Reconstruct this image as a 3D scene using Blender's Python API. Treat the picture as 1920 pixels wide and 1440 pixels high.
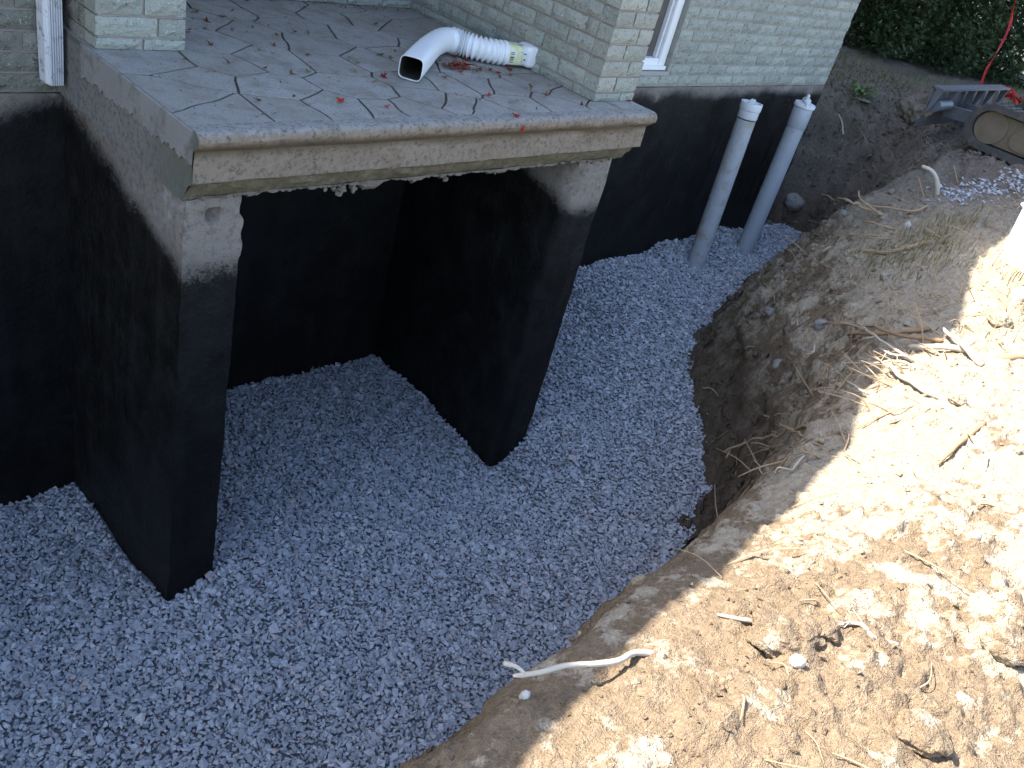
import bpy, bmesh, math, random
import numpy as np
from mathutils import Vector, Matrix, noise as mnoise

# ------------------------------------------------------------------ camera, sky, sun, exposure
scene = bpy.context.scene
for o in list(bpy.data.objects):
    bpy.data.objects.remove(o)
COL = scene.collection
rad = math.radians

cam_d = bpy.data.cameras.new('camera')
cam_d.sensor_fit = 'HORIZONTAL'
cam_d.sensor_width = 36.0
cam_d.lens = 31.023
cam_d.clip_start = 0.02
cam_d.clip_end = 500.0
cam = bpy.data.objects.new('camera', cam_d)
RX = (0.702884, -0.670767, 0.236699)      # image right
RD = (-0.232266, -0.530962, -0.814943)    # image down
RF = (0.672315, 0.517833, -0.529001)      # view direction
cam.matrix_world = Matrix(((RX[0], -RD[0], -RF[0], -1.341), (RX[1], -RD[1], -RF[1], -2.510),
                           (RX[2], -RD[2], -RF[2], 1.050), (0, 0, 0, 1)))
COL.objects.link(cam)
scene.camera = cam

SUN_EL = rad(48.0)
SUN_TO = Vector((-0.6, 0.8, 0.0)).normalized()      # horizontal direction towards the sun (behind the house)
world = bpy.data.worlds.new('World')
scene.world = world
world.use_nodes = True
wn = world.node_tree
wn.nodes.clear()
w_out = wn.nodes.new('ShaderNodeOutputWorld')
w_bg = wn.nodes.new('ShaderNodeBackground')
w_sky = wn.nodes.new('ShaderNodeTexSky')
w_sky.sky_type = 'NISHITA'
w_sky.sun_disc = False
w_sky.dust_density = 1.6
w_sky.ozone_density = 0.8
w_sky.sun_elevation = SUN_EL
w_sky.sun_rotation = math.atan2(SUN_TO.x, SUN_TO.y)
w_bg.inputs['Strength'].default_value = 0.15
wn.links.new(w_sky.outputs['Color'], w_bg.inputs['Color'])
wn.links.new(w_bg.outputs['Background'], w_out.inputs['Surface'])

sun_d = bpy.data.lights.new('sun', 'SUN')
sun_d.energy = 4.3
sun_d.angle = rad(0.55)
sun_d.color = (1.0, 0.94, 0.84)
sun = bpy.data.objects.new('sun', sun_d)
sdir = Vector((SUN_TO.x * math.cos(SUN_EL), SUN_TO.y * math.cos(SUN_EL), math.sin(SUN_EL)))
sun.rotation_euler = (-sdir).to_track_quat('-Z', 'Y').to_euler()
sun.location = sdir * 20
COL.objects.link(sun)

scene.view_settings.view_transform = 'Standard'
scene.view_settings.look = 'None'
scene.view_settings.gamma = 1.0
scene.view_settings.use_curve_mapping = False
scene.view_settings.exposure = 2.0
scene.render.engine = 'CYCLES'
scene.cycles.max_bounces = 5
scene.cycles.diffuse_bounces = 3
scene.cycles.use_denoising = True

RNG = np.random.default_rng(11)
random.seed(5)

# ------------------------------------------------------------------ measured coordinates (metres)
GP=[(-0.35, 1.06, -2.27), (-0.8, 0.5, -2.26), (-0.02, 0.09, -2.2), (-0.02, 0.5, -2.26), (-0.05, 1.0, -2.26), (0.24, 0.06, -2.13), (0.3, 0.8, -2.14), (0.99, 1.28, -2.12), (1.45, 1.28, -2.13), (1.98, 1.28, -2.12), (2.0, 0.65, -2.125), (2.02, 0.06, -2.2), (2.27, 0.06, -2.06), (3.0, 1.0, -1.85), (3.7, 1.06, -1.605), (4.0, 1.06, -1.585), (4.44, 1.06, -1.62), (4.69, 1.06, -1.545), (5.16, 1.06, -1.55), (5.56, 1.06, -1.51), (6.5, 1.06, -1.62), (5.0, 0.85, -1.65), (5.75, 0.85, -1.64), (-0.8, -0.42, -2.2), (0.44, -1.3, -2.2), (1.6, -1.1, -2.15), (2.8, -0.9, -2.1), (3.3, -0.4, -1.95), (1.0, -0.4, -2.18), (-1.5, -1.3, -2.25), (-2.5, 0.5, -2.3), (6.9, 0.7, -1.68), (4.0, 0.1, -1.8)]
TP=[(3.621, -0.175, -1.5), (3.917, -0.118, -1.42), (4.269, -0.073, -1.32), (4.665, -0.055, -1.2), (4.917, -0.088, -1.08), (5.33, -0.097, -0.88), (5.639, -0.215, -0.68), (6.136, -0.211, -0.56), (6.579, -0.254, -0.45), (3.755, -0.478, -1.22), (3.988, -0.49, -1.1), (3.357, -0.854, -1.1), (2.847, -1.147, -1.1), (4.526, -0.396, -1.0), (3.576, -0.879, -0.95), (2.909, -1.225, -0.93), (2.421, -1.443, -0.9), (4.835, -0.409, -0.83), (3.837, -0.893, -0.81), (3.086, -1.255, -0.79), (2.532, -1.473, -0.79), (5.049, -0.559, -0.66), (4.22, -0.933, -0.67), (3.401, -1.298, -0.67), (4.413, -1.021, -0.58), (-0.361, -1.852, -0.68), (-0.096, -1.816, -0.68), (0.308, -1.769, -0.7), (0.81, -1.725, -0.75), (1.245, -1.688, -0.78), (2.0, -1.595, -0.8), (0.138, -2.298, -0.55), (0.693, -2.722, -0.5), (-0.135, -2.07, -0.6), (0.364, -1.996, -0.58), (1.102, -1.917, -0.62), (0.676, -2.27, -0.5), (1.078, -2.57, -0.45), (1.888, -2.293, -0.42), (1.609, -2.019, -0.52), (2.362, -1.725, -0.6), (2.914, -1.979, -0.45), (3.858, -1.616, -0.45), (5.527, -0.881, -0.48), (7.02, -0.64, -0.42), (6.95, 1.184, -0.668), (7.1, 1.224, -0.453), (7.4, 0.786, -0.634), (7.8, 1.102, -0.392), (8.0, 0.881, -0.422), (7.1, 0.381, -0.612), (7.5, 0.381, -0.529), (8.6, 1.71, -0.332), (8.4, 0.725, -0.372), (-3.0, -3.5, -0.5), (-3.0, -1.9, -0.65), (0.0, -3.4, -0.5), (0.0, -4.5, -0.45), (4.0, -4.0, -0.4), (8.0, -3.0, -0.35), (5.0, -2.5, -0.4), (12.0, -2.0, -0.3), (12.0, 3.0, -0.2), (9.0, 5.0, -0.2), (16.0, 0.0, -0.3), (16.0, 4.0, -0.25), (20.0, -4.0, -0.3), (-6.0, -4.0, -0.5), (6.9, 2.2, -0.25), (7.0, 4.0, -0.2), (2.6, -1.3, -1.0)]
EDGE=[(-6, -1.7, 0.2), (-0.6, -1.64, 0.19), (0.3, -1.545, 0.19), (0.81, -1.5, 0.19), (1.245, -1.455, 0.19), (1.7, -1.38, 0.22), (2.15, -1.25, 0.28), (2.6, -1.06, 0.35), (3.05, -0.85, 0.45), (3.3, -0.6, 0.5), (3.53, -0.31, 0.5), (3.73, -0.07, 0.4), (4.1, 0.13, 0.32), (4.6, 0.28, 0.35), (5.2, 0.42, 0.45), (5.9, 0.5, 0.6), (6.5, 0.56, 0.7), (6.85, 0.72, 0.6), (6.92, 0.95, 0.5), (6.7, 1.12, 0.3), (6.55, 1.4, 0.3), (6.5, 3.5, 0.3)]
ROOTS=[('forked_stick', 'pale forked stick lying over the sunlit lip of the pit', [([[-0.143, -1.828, -0.55], [-0.003, -1.868, -0.57], [0.112, -1.925, -0.57], [0.199, -1.931, -0.59], [0.295, -1.98, -0.61]], 0.0084), ([[-0.116, -1.837, -0.55], [-0.129, -1.815, -0.54], [-0.156, -1.798, -0.53]], 0.0055)]), ('root', 'long tan root with forked tip sticking out of the shaded bank beside the gravel', [([[3.087, -0.803, -1.831], [3.058, -0.911, -1.676], [2.907, -1.06, -1.475], [2.629, -1.263, -1.187], [2.454, -1.375, -1.029], [2.196, -1.535, -0.835]], 0.0085), ([[3.06, -0.847, -1.843], [3.094, -0.846, -1.777], [3.058, -0.911, -1.676]], 0.0064)]), ('root', 'short straight root crossing over the long tan forked root', [([[2.901, -1.105, -1.35], [2.466, -1.332, -1.093], [1.967, -1.607, -0.773]], 0.0077)]), ('root', 'thin grey root hanging just below the long tan forked root', [([[2.96, -0.986, -1.682], [2.819, -1.12, -1.484], [2.641, -1.253, -1.289]], 0.0044)]), ('root', 'hooked thin root above the crossing roots on the shaded bank', [([[3.196, -0.896, -1.524], [3.169, -0.933, -1.502], [3.045, -1.066, -1.343], [2.835, -1.211, -1.19], [2.231, -1.502, -0.869]], 0.0044)]), ('twig_cluster', 'bristly bundle of snapped twigs at the shadow edge on the bank', [([[2.138, -1.473, -0.937], [1.714, -1.657, -0.706], [1.788, -1.669, -0.746]], 0.0033), ([[1.707, -1.624, -0.717], [1.714, -1.657, -0.706]], 0.0031), ([[1.823, -1.563, -0.824], [1.72, -1.654, -0.708], [1.775, -1.679, -0.74]], 0.0021), ([[1.722, -1.623, -0.697], [1.751, -1.663, -0.721]], 0.0021)]), ('root', 'pale bent root low on the bank near the shadow edge', [([[2.801, -1.102, -1.567], [1.538, -1.616, -0.774], [1.746, -1.64, -0.749]], 0.0035)]), ('root', 'long orange brown root reaching from shade into the sunlit dirt', [([[3.58, -0.836, -0.994], [3.346, -1.112, -0.807], [3.081, -1.407, -0.623], [3.118, -1.57, -0.575]], 0.01)]), ('root', 'short blunt brown root just under the long orange brown root', [([[3.367, -1.059, -0.899], [3.156, -1.268, -0.716], [3.269, -1.447, -0.61]], 0.0113)]), ('root', 'thin straight root slanting down to the sunlit mound', [([[3.401, -1.074, -0.827], [3.078, -1.277, -0.703], [2.921, -1.423, -0.648], [2.871, -1.548, -0.642]], 0.0068)]), ('root', 'sunlit root with a kink pointing out over the shaded hollow', [([[2.896, -1.377, -0.679], [2.834, -1.463, -0.648], [2.842, -1.515, -0.624], [2.882, -1.551, -0.646]], 0.0064)]), ('root', 'long thin sunlit root with split tip over the shaded hollow', [([[2.911, -1.249, -0.882], [2.907, -1.273, -0.833], [2.764, -1.442, -0.69], [2.776, -1.485, -0.656], [2.791, -1.543, -0.633], [2.81, -1.591, -0.645]], 0.0065)]), ('root', 'short thin root crossing the long split-tipped root', [([[2.879, -1.34, -0.713], [2.737, -1.452, -0.667], [2.689, -1.516, -0.654]], 0.0051)]), ('branch', 'thick pale branch lying down the sunlit slope of dirt', [([[2.776, -1.485, -0.666], [2.629, -1.569, -0.634], [2.408, -1.733, -0.544], [2.367, -1.828, -0.519], [2.38, -1.909, -0.515]], 0.0129)]), ('stick', 'short pale stick poking from the rounded sunlit bump', [([[2.692, -1.373, -0.824], [2.494, -1.499, -0.731], [2.492, -1.573, -0.717]], 0.0075)]), ('twig', 'thin upright twig leaning beside the rounded sunlit bump', [([[2.723, -1.396, -0.83], [2.715, -1.413, -0.779], [2.684, -1.436, -0.719]], 0.0051)]), ('branch', 'thick bleached branch along the ground at the edge of shade', [([[3.002, -1.464, -0.636], [2.999, -1.574, -0.581], [3.024, -1.687, -0.527], [3.027, -1.753, -0.527]], 0.0167)]), ('branch', 'thick brown branch running out of the picture on sunlit dirt', [([[2.967, -1.803, -0.493], [3.009, -1.868, -0.463], [3.102, -1.935, -0.434]], 0.016)]), ('stick', 'straight broken stick leaning across the bleached branch', [([[3.176, -1.535, -0.538], [2.965, -1.694, -0.494], [2.874, -1.824, -0.494]], 0.0126)]), ('root_stub', 'thick pale bent root standing up at the head of the bank', [([[5.69, -0.263, -0.402], [5.724, -0.335, -0.408], [5.749, -0.387, -0.46], [5.776, -0.444, -0.572]], 0.0181)]), ('root', 'tan root fanning out over the trench below the standing bent root', [([[6.919, 0.851, -1.269], [5.177, -0.015, -0.747], [5.202, -0.143, -0.726], [5.249, -0.331, -0.729]], 0.0107)]), ('root', 'bent thin root beside the fan of roots over the trench', [([[5.285, -0.053, -0.659], [5.24, -0.106, -0.691], [5.206, -0.207, -0.705], [5.272, -0.331, -0.732]], 0.0079)]), ('root', 'lowest straight root of the fan over the trench', [([[5.011, -0.271, -0.773], [4.926, -0.415, -0.719], [4.923, -0.539, -0.695]], 0.0076)]), ('root', 'horizontal root along the top of the fan over the trench', [([[5.258, -0.156, -0.717], [5.265, -0.317, -0.673], [5.28, -0.488, -0.616], [5.48, -0.506, -0.595]], 0.0098)]), ('root', 'long heavy root lying on the bank top by the narrow end of the gravel', [([[4.687, -0.224, -1.007], [4.731, -0.298, -0.934], [4.528, -0.638, -0.766], [4.552, -0.784, -0.668], [4.737, -0.845, -0.62]], 0.0145)]), ('root', 'wispy pair of roots above the long heavy root on the bank top', [([[4.76, -0.257, -0.946], [4.839, -0.276, -0.854], [4.791, -0.443, -0.77], [4.835, -0.555, -0.729]], 0.0056), ([[4.842, -0.247, -0.86], [4.733, -0.506, -0.756], [4.793, -0.65, -0.693]], 0.0056)]), ('twig', 'thin twig standing upright left of the bent root stub', [([[5.675, -0.285, -0.482], [5.697, -0.331, -0.545], [5.719, -0.376, -0.606]], 0.0061)]), ('twig', 'slim twig standing between bent root stub and machine track', [([[6.123, -0.345, -0.389], [6.143, -0.388, -0.452], [6.16, -0.424, -0.505]], 0.0063)]), ('root', 'thin pale rootlet hanging down the dark bank by the house corner', [([[7.187, 1.172, -0.577], [7.209, 1.102, -0.645], [7.21, 1.043, -0.739]], 0.0077)]), ('root', 'pale wavy root half buried in the sunlit moist dirt', [([[0.697, -2.215, -0.505], [0.741, -2.257, -0.491], [0.72, -2.301, -0.483], [0.767, -2.354, -0.492]], 0.0063)]), ('stick', 'bleached flat splinter of wood on sunlit dirt near the lip', [([[0.496, -1.981, -0.577], [0.527, -2.047, -0.553], [0.577, -2.091, -0.559]], 0.0064)]), ('branch', 'long straight branch rising along the moist brown patch', [([[1.811, -2.046, -0.501], [1.977, -2.045, -0.477], [2.254, -2.042, -0.464]], 0.008)]), ('stick', 'short stick below the long straight branch at the moist patch', [([[1.848, -2.18, -0.447], [1.903, -2.161, -0.442], [1.959, -2.141, -0.439]], 0.0057)]), ('root', 'curled pale rootlet on the grooved shaded bank face', [([[3.766, -0.618, -1.141], [3.667, -0.691, -1.156], [3.623, -0.724, -1.189]], 0.0066)]), ('root', 'stubby white root below the curled rootlet on the bank', [([[3.518, -0.868, -1.111], [3.435, -0.912, -1.121], [3.445, -0.878, -1.163]], 0.0079)]), ('root', 'drooping forked rootlet on the smooth grey part of the bank', [([[3.355, -1.008, -1.079], [3.211, -1.097, -1.058], [3.028, -1.178, -1.028]], 0.0044), ([[3.175, -1.115, -1.055], [3.04, -1.166, -1.045]], 0.0029)])]
COBBLES=[([6.86, 1.081, -1.396], 0.115, 'large rounded grey boulder bedded in the dark end of the trench'), ([3.935, -0.357, -1.287], 0.04, 'pale oval stone stuck in the bank beside the gravel edge'), ([3.617, -0.819, -1.069], 0.05, 'round grey stone in the bank below the long orange brown root'), ([3.526, -0.726, -1.369], 0.05, 'angular pale stone in the grooved bank face'), ([4.957, -0.597, -0.671], 0.03, 'small white stone on the shaded bank top'), ([0.459, -2.219, -0.53], 0.02, 'white sunlit stone beside the largest dirt clod'), ([1.373, -2.307, -0.465], 0.024, 'smooth cream stone on rough sunlit dirt'), ([-0.085, -1.84, -0.675], 0.017, 'white pebble on the sunlit lip of the pit'), ([3.829, -1.635, -0.45], 0.05, 'white round stone in the sun beyond the dirt lump'), ([5.491, 0.05, -0.914], 0.05, 'long pale stone in the trench bank near the fan of roots')]
CLODS=[([0.517, -2.136, -0.546], 0.075, 'largest rounded dirt clod on the sunlit ground'), ([0.582, -2.181, -0.53], 0.05, 'cracked dirt clod touching the largest clod'), ([0.637, -2.204, -0.521], 0.04, 'small dark sided clod at the end of the clod row'), ([1.005, -2.543, -0.463], 0.07, 'lumpy moist dirt clod near the right edge of the ground'), ([0.533, -2.517, -0.503], 0.06, 'dirt clod with deep shadow at the bottom of the picture'), ([3.454, -1.687, -0.488], 0.06, 'dark sided dirt lump on pale sunlit dirt by the bin'), ([2.382, -1.894, -0.52], 0.04, 'crumbling clod below the thick pale branch')]
RED_LEAVES=[[1.439, 0.019, 0.004], [1.496, 0.244, 0.004], [1.818, 0.543, 0.004], [1.806, 0.574, 0.004], [2.024, 0.378, 0.004], [0.866, 0.154, 0.004], [2.383, 0.14, 0.004], [1.735, 0.763, 0.004], [1.768, 0.711, 0.004], [0.69, 0.208, 0.004], [1.087, 0.481, 0.004], [1.942, 0.587, 0.004]]
BROWN_LEAVES=[[0.764, 1.237, 0.004], [0.64, 1.148, 0.004], [0.708, 1.057, 0.004], [0.501, 0.841, 0.004], [0.458, 0.627, 0.004], [0.577, 0.569, 0.004], [0.787, 0.854, 0.004], [0.888, 0.739, 0.004], [1.019, 1.052, 0.004], [1.083, 1.043, 0.004], [0.892, 0.998, 0.004], [0.357, 0.231, 0.004], [0.661, 0.512, 0.004], [0.756, 0.538, 0.004], [1.087, 0.73, 0.004], [1.084, 0.654, 0.004], [0.992, 0.551, 0.004], [1.286, 0.76, 0.004], [1.308, 0.721, 0.004], [1.612, 1.245, 0.004], [0.497, 1.023, 0.004], [1.038, 1.514, 0.004], [0.671, 1.305, 0.004], [1.74, 0.573, 0.004], [1.877, 0.502, 0.004], [1.863, 0.349, 0.004], [1.965, 0.102, 0.004], [1.426, 0.47, 0.004], [1.854, 0.232, 0.004]]
LEAF_PILE=[1.626, 0.62, 0.0]
TUBE=[[2.238, 0.627, 0.055], [2.112, 0.637, 0.055], [1.995, 0.654, 0.055], [1.908, 0.681, 0.055], [1.837, 0.723, 0.055], [1.794, 0.775, 0.055], [1.747, 0.803, 0.055], [1.673, 0.797, 0.055], [1.528, 0.71, 0.055], [1.352, 0.57, 0.055], [1.197, 0.442, 0.055]]
SEEDS=[[0.679, 0.695], [0.432, 0.634], [0.503, 0.379], [0.277, 0.488], [0.209, 0.173], [0.138, 0.315], [0.886, 0.389], [0.658, 0.16], [0.85, 0.103], [1.182, 0.263], [1.187, 0.679], [0.942, 0.652], [1.025, 0.904], [0.786, 1.02], [1.094, 1.158], [1.398, 1.041], [1.623, 1.342], [1.393, 1.403], [1.079, 1.42], [0.975, 0.094], [0.436, 0.159], [0.527, 0.918], [0.844, 1.424], [1.23, 0.456], [1.75, 1.192], [1.271, 1.549], [1.585, 0.404], [1.259, 0.194], [1.387, 0.406], [1.621, 0.177], [1.852, 0.128], [1.369, 0.085], [1.962, 0.4], [1.665, 0.345], [2.14, 0.073], [2.041, 0.236]]
RED_ON_EDGE=[1.458, -0.03, -0.042]
TAPE=[[8.9, 0.679, 0.709], [8.75, 0.568, 0.482], [8.6, 0.517, 0.237], [8.5, 0.498, 0.086], [8.45, 0.456, -0.1]]
TAPE_PILE=[[9.3, 0.528, -0.144], [9.3, 0.478, -0.098], [9.3, 0.395, -0.141], [9.3, 0.312, -0.134], [9.3, 0.253, -0.157], [9.3, 0.35, -0.17]]
HEAP=[7.15, 0.437, -0.164]
WEED=[7.547, 1.191, -0.421]

# ------------------------------------------------------------------ helpers
def hash3(ix, iy, iz, seed):
    h = (ix.astype(np.int64) * 374761393 + iy.astype(np.int64) * 668265263 + iz.astype(np.int64) * 2147483647 + seed * 1274126177) & 0xFFFFFFFF
    h = ((h ^ (h >> 13)) * 1274126177) & 0xFFFFFFFF
    h = ((h ^ (h >> 16)) * 2246822519) & 0xFFFFFFFF
    return ((h ^ (h >> 15)) & 0xFFFF) / 65535.0

def vnoise(x, y, z, seed=0):
    """value noise in -1..1 for numpy arrays"""
    x, y, z = np.broadcast_arrays(np.asarray(x, float), np.asarray(y, float), np.asarray(z, float))
    fx, fy, fz = np.floor(x), np.floor(y), np.floor(z)
    tx, ty, tz = x - fx, y - fy, z - fz
    tx, ty, tz = [t * t * t * (t * (t * 6 - 15) + 10) for t in (tx, ty, tz)]
    ix, iy, iz = fx.astype(np.int64), fy.astype(np.int64), fz.astype(np.int64)
    def c(a, b, d):
        return hash3(ix + a, iy + b, iz + d, seed)
    v = 0
    for a in (0, 1):
        for b in (0, 1):
            for d in (0, 1):
                v = v + c(a, b, d) * (tx if a else 1 - tx) * (ty if b else 1 - ty) * (tz if d else 1 - tz)
    return v * 2 - 1

def fbm(x, y, z, seed=0, octv=4, gain=0.5):
    a, s, v = 1.0, 1.0, 0.0
    for i in range(octv):
        v = v + a * vnoise(x * s + 7.3 * i, y * s - 3.1 * i, z * s + 1.7 * i, seed + i)
        a *= gain
        s *= 2.03
    return v

class Surf:
    """smooth surface through scattered points"""
    def __init__(s, P, sm=0.0):
        P = np.array(P, float); s.c = P[:, :2]; n = len(P)
        d = np.sqrt(((s.c[:, None] - s.c[None]) ** 2).sum(2) + 0.0001)
        A = np.zeros((n + 3, n + 3)); A[:n, :n] = -d - sm * np.eye(n)
        A[:n, n] = 1; A[:n, n + 1:] = s.c; A[n, :n] = 1; A[n + 1:, :n] = s.c.T
        s.w = np.linalg.solve(A, np.append(P[:, 2], [0, 0, 0])); s.n = n
    def __call__(s, x, y):
        x = np.asarray(x, float); y = np.asarray(y, float)
        z = s.w[s.n] + s.w[s.n + 1] * x + s.w[s.n + 2] * y
        for (cx, cy), w in zip(s.c, s.w):
            z = z - w * np.sqrt((x - cx) ** 2 + (y - cy) ** 2 + 0.0001)
        return z

class Field:
    """a Surf sampled on a grid, softened, and read back by interpolation"""
    def __init__(s, f, x0, x1, y0, y1, st=0.03, sig=1.3):
        s.x0, s.y0, s.st = x0, y0, st
        X, Y = np.meshgrid(np.arange(x0, x1, st), np.arange(y0, y1, st), indexing='ij')
        Z = f(X, Y); k = int(3 * sig); w = np.exp(-0.5 * (np.arange(-k, k + 1) / sig) ** 2); w /= w.sum()
        for ax in (0, 1):
            P = np.concatenate([np.repeat(Z.take([0], ax), k, ax), Z, np.repeat(Z.take([-1], ax), k, ax)], ax)
            Z = sum(w[i] * P.take(np.arange(i, i + Z.shape[ax]), ax) for i in range(2 * k + 1))
        s.Z = Z
    def __call__(s, x, y):
        u = np.clip((np.asarray(x, float) - s.x0) / s.st, 0, s.Z.shape[0] - 1.001); v = np.clip((np.asarray(y, float) - s.y0) / s.st, 0, s.Z.shape[1] - 1.001)
        i = u.astype(int); j = v.astype(int); a = u - i; b = v - j
        Z = s.Z
        return Z[i, j] * (1 - a) * (1 - b) + Z[i + 1, j] * a * (1 - b) + Z[i, j + 1] * (1 - a) * b + Z[i + 1, j + 1] * a * b

def pit_surface(U, G, EDGE):
    """upland U cut by the pit: a foot line with a bank of varying steepness"""
    def f(X, Y):
        best = np.full(X.shape, 1e9); W = np.zeros(X.shape); FZ = np.zeros(X.shape); inside = np.zeros(X.shape, bool)
        for (ax, ay, aw), (bx, by, bw) in zip(EDGE, EDGE[1:]):
            dx, dy = bx - ax, by - ay; t = np.clip(((X - ax) * dx + (Y - ay) * dy) / (dx * dx + dy * dy), 0, 1)
            qx, qy = ax + t * dx, ay + t * dy; d = np.hypot(X - qx, Y - qy); m = d < best
            best = np.where(m, d, best); W = np.where(m, aw + t * (bw - aw), W); FZ = np.where(m, G(qx, qy), FZ)
        poly = [(e[0], e[1]) for e in EDGE] + [(6.5, 6.0), (-6.0, 6.0)]
        for (x1, y1), (x2, y2) in zip(poly, poly[1:] + poly[:1]):
            if y1 == y2: continue
            c = ((y1 > Y) != (y2 > Y)) & (X < (x2 - x1) * (Y - y1) / (y2 - y1) + x1); inside ^= c
        t = np.clip(best / W, 0, 1)
        out = FZ + (U(X, Y) - FZ) * (1 - (1 - t) ** 1.7)
        return np.where(inside, np.maximum(FZ - 0.03 - 0.6 * best, -2.8), out)
    return f

def mesh_np(name, V, F, smooth=False, mat_idx=None):
    """fast mesh from numpy vertices and equal-sized faces"""
    me = bpy.data.meshes.new(name)
    V = np.ascontiguousarray(V, dtype=np.float32); F = np.ascontiguousarray(F, dtype=np.int32)
    k = F.shape[1]
    me.vertices.add(len(V)); me.vertices.foreach_set('co', V.ravel())
    me.loops.add(F.size); me.loops.foreach_set('vertex_index', F.ravel())
    me.polygons.add(len(F))
    me.polygons.foreach_set('loop_start', np.arange(0, F.size, k, dtype=np.int32))
    me.polygons.foreach_set('loop_total', np.full(len(F), k, dtype=np.int32))
    me.polygons.foreach_set('use_smooth', np.full(len(F), smooth, dtype=bool))
    if mat_idx is not None:
        me.polygons.foreach_set('material_index', np.ascontiguousarray(mat_idx, dtype=np.int32))
    me.update(calc_edges=True)
    return me

def put(name, me, mats=None, parent=None, loc=None):
    if isinstance(me, bmesh.types.BMesh):
        m = bpy.data.meshes.new(name); me.to_mesh(m); me.free(); me = m
    o = bpy.data.objects.new(name, me)
    if mats is not None:
        for m in (mats if isinstance(mats, (list, tuple)) else [mats]):
            if m.name not in [x.name for x in me.materials if x]:
                me.materials.append(m)
    if parent is not None:
        o.parent = parent
    if loc is not None:
        o.location = loc
    COL.objects.link(o)
    return o

def tag(o, label, cat, group=None, kind=None):
    o['label'] = label
    o['category'] = cat
    if group: o['group'] = group
    if kind: o['kind'] = kind
    return o

def thing(name, label, cat, loc=(0, 0, 0), group=None):
    o = bpy.data.objects.new(name, None)
    o.empty_display_size = 0.1
    o.location = loc
    COL.objects.link(o)
    return tag(o, label, cat, group)

def shade(me, angle=None):
    me.polygons.foreach_set('use_smooth', np.ones(len(me.polygons), dtype=bool))
    if angle is not None:
        me.set_sharp_from_angle(angle=angle)
    return me

def rough_box(name, lo, hi, step=0.05, amp=0.004, freq=9.0, seed=0, chip=None):
    """box made of grids; the whole surface moved by position noise so the seams still meet"""
    lo = np.array(lo, float); hi = np.array(hi, float)
    n = np.maximum(1, np.round((hi - lo) / step).astype(int))
    bm = bmesh.new(); cache = {}
    def vert(i, j, k):
        key = (i, j, k)
        if key not in cache:
            cache[key] = bm.verts.new(lo + (hi - lo) * np.array([i / n[0], j / n[1], k / n[2]]))
        return cache[key]
    for ax in range(3):
        a, b = [q for q in range(3) if q != ax]
        for side in (0, n[ax]):
            for p in range(n[a]):
                for q in range(n[b]):
                    idx = []
                    for dp, dq in ((0, 0), (1, 0), (1, 1), (0, 1)):
                        t = [0, 0, 0]; t[ax] = side; t[a] = p + dp; t[b] = q + dq
                        idx.append(vert(*t))
                    bm.faces.new(idx)
    bm.normal_update()
    co = np.array([v.co for v in bm.verts])
    d = np.stack([fbm(co[:, 0] * freq + 31 * a, co[:, 1] * freq, co[:, 2] * freq, seed + a * 5, 3) for a in range(3)], 1) * amp
    co = co + d
    if chip is not None:
        co = chip(co)
    for v, c in zip(bm.verts, co):
        v.co = c
    bmesh.ops.recalc_face_normals(bm, faces=bm.faces)
    me = bpy.data.meshes.new(name); bm.to_mesh(me); bm.free()
    return shade(me, rad(50))

def add_box(bm, lo, hi, bevel=0.0):
    r = bmesh.ops.create_cube(bm, size=1.0)
    lo = Vector(lo); hi = Vector(hi)
    for v in r['verts']:
        v.co = Vector(((lo.x + hi.x) / 2 + v.co.x * (hi.x - lo.x), (lo.y + hi.y) / 2 + v.co.y * (hi.y - lo.y), (lo.z + hi.z) / 2 + v.co.z * (hi.z - lo.z)))
    if bevel:
        es = list({e for v in r['verts'] for e in v.link_edges})
        bmesh.ops.bevel(bm, geom=es, offset=bevel, segments=2, affect='EDGES')

def box_obj(name, lo, hi, mat, parent, bevel=0.004):
    bm = bmesh.new(); add_box(bm, lo, hi, bevel)
    return put(name, bm, mat, parent)

def sweep(bm, pts, radii, seg=8, squash=None, cap=True, wob=0.0, seed=0):
    """tube through points"""
    P = [Vector(p) for p in pts]; rings = []
    up = Vector((0, 0, 1))
    rnd = random.Random(seed)
    for i, p in enumerate(P):
        t = (P[min(i + 1, len(P) - 1)] - P[max(i - 1, 0)]).normalized()
        s = t.cross(up)
        if s.length < 0.05: s = t.cross(Vector((0, 1, 0)))
        s.normalize(); u = s.cross(t).normalized()
        r = radii[i] if hasattr(radii, '__len__') else radii
        ring = []
        for k in range(seg):
            a = 2 * math.pi * k / seg
            ca, sa = math.cos(a), math.sin(a)
            if squash:
                e = squash[i] if isinstance(squash[0], (list, tuple)) else squash
                n = e[2]
                ca = math.copysign(abs(ca) ** (2 / n), ca) * e[0]
                sa = math.copysign(abs(sa) ** (2 / n), sa) * e[1]
            rr = r * (1 + wob * rnd.uniform(-1, 1))
            ring.append(bm.verts.new(p + s * ca * rr + u * sa * rr))
        rings.append(ring)
    for A, B in zip(rings, rings[1:]):
        for k in range(seg):
            bm.faces.new((A[k], A[(k + 1) % seg], B[(k + 1) % seg], B[k]))
    if cap:
        bm.faces.new(rings[0][::-1]); bm.faces.new(rings[-1])
    return rings

def curve_pts(pts, n):
    """Catmull-Rom through pts"""
    P = [Vector(p) for p in pts]
    P = [P[0] * 2 - P[1]] + P + [P[-1] * 2 - P[-2]]
    out = []
    m = len(P) - 3
    for i in range(n + 1):
        u = i / n * m; k = min(int(u), m - 1); t = u - k
        a, b, c, d = P[k:k + 4]
        out.append(0.5 * ((2 * b) + (c - a) * t + (2 * a - 5 * b + 4 * c - d) * t * t + (3 * b - a - 3 * c + d) * t * t * t))
    return out

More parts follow.
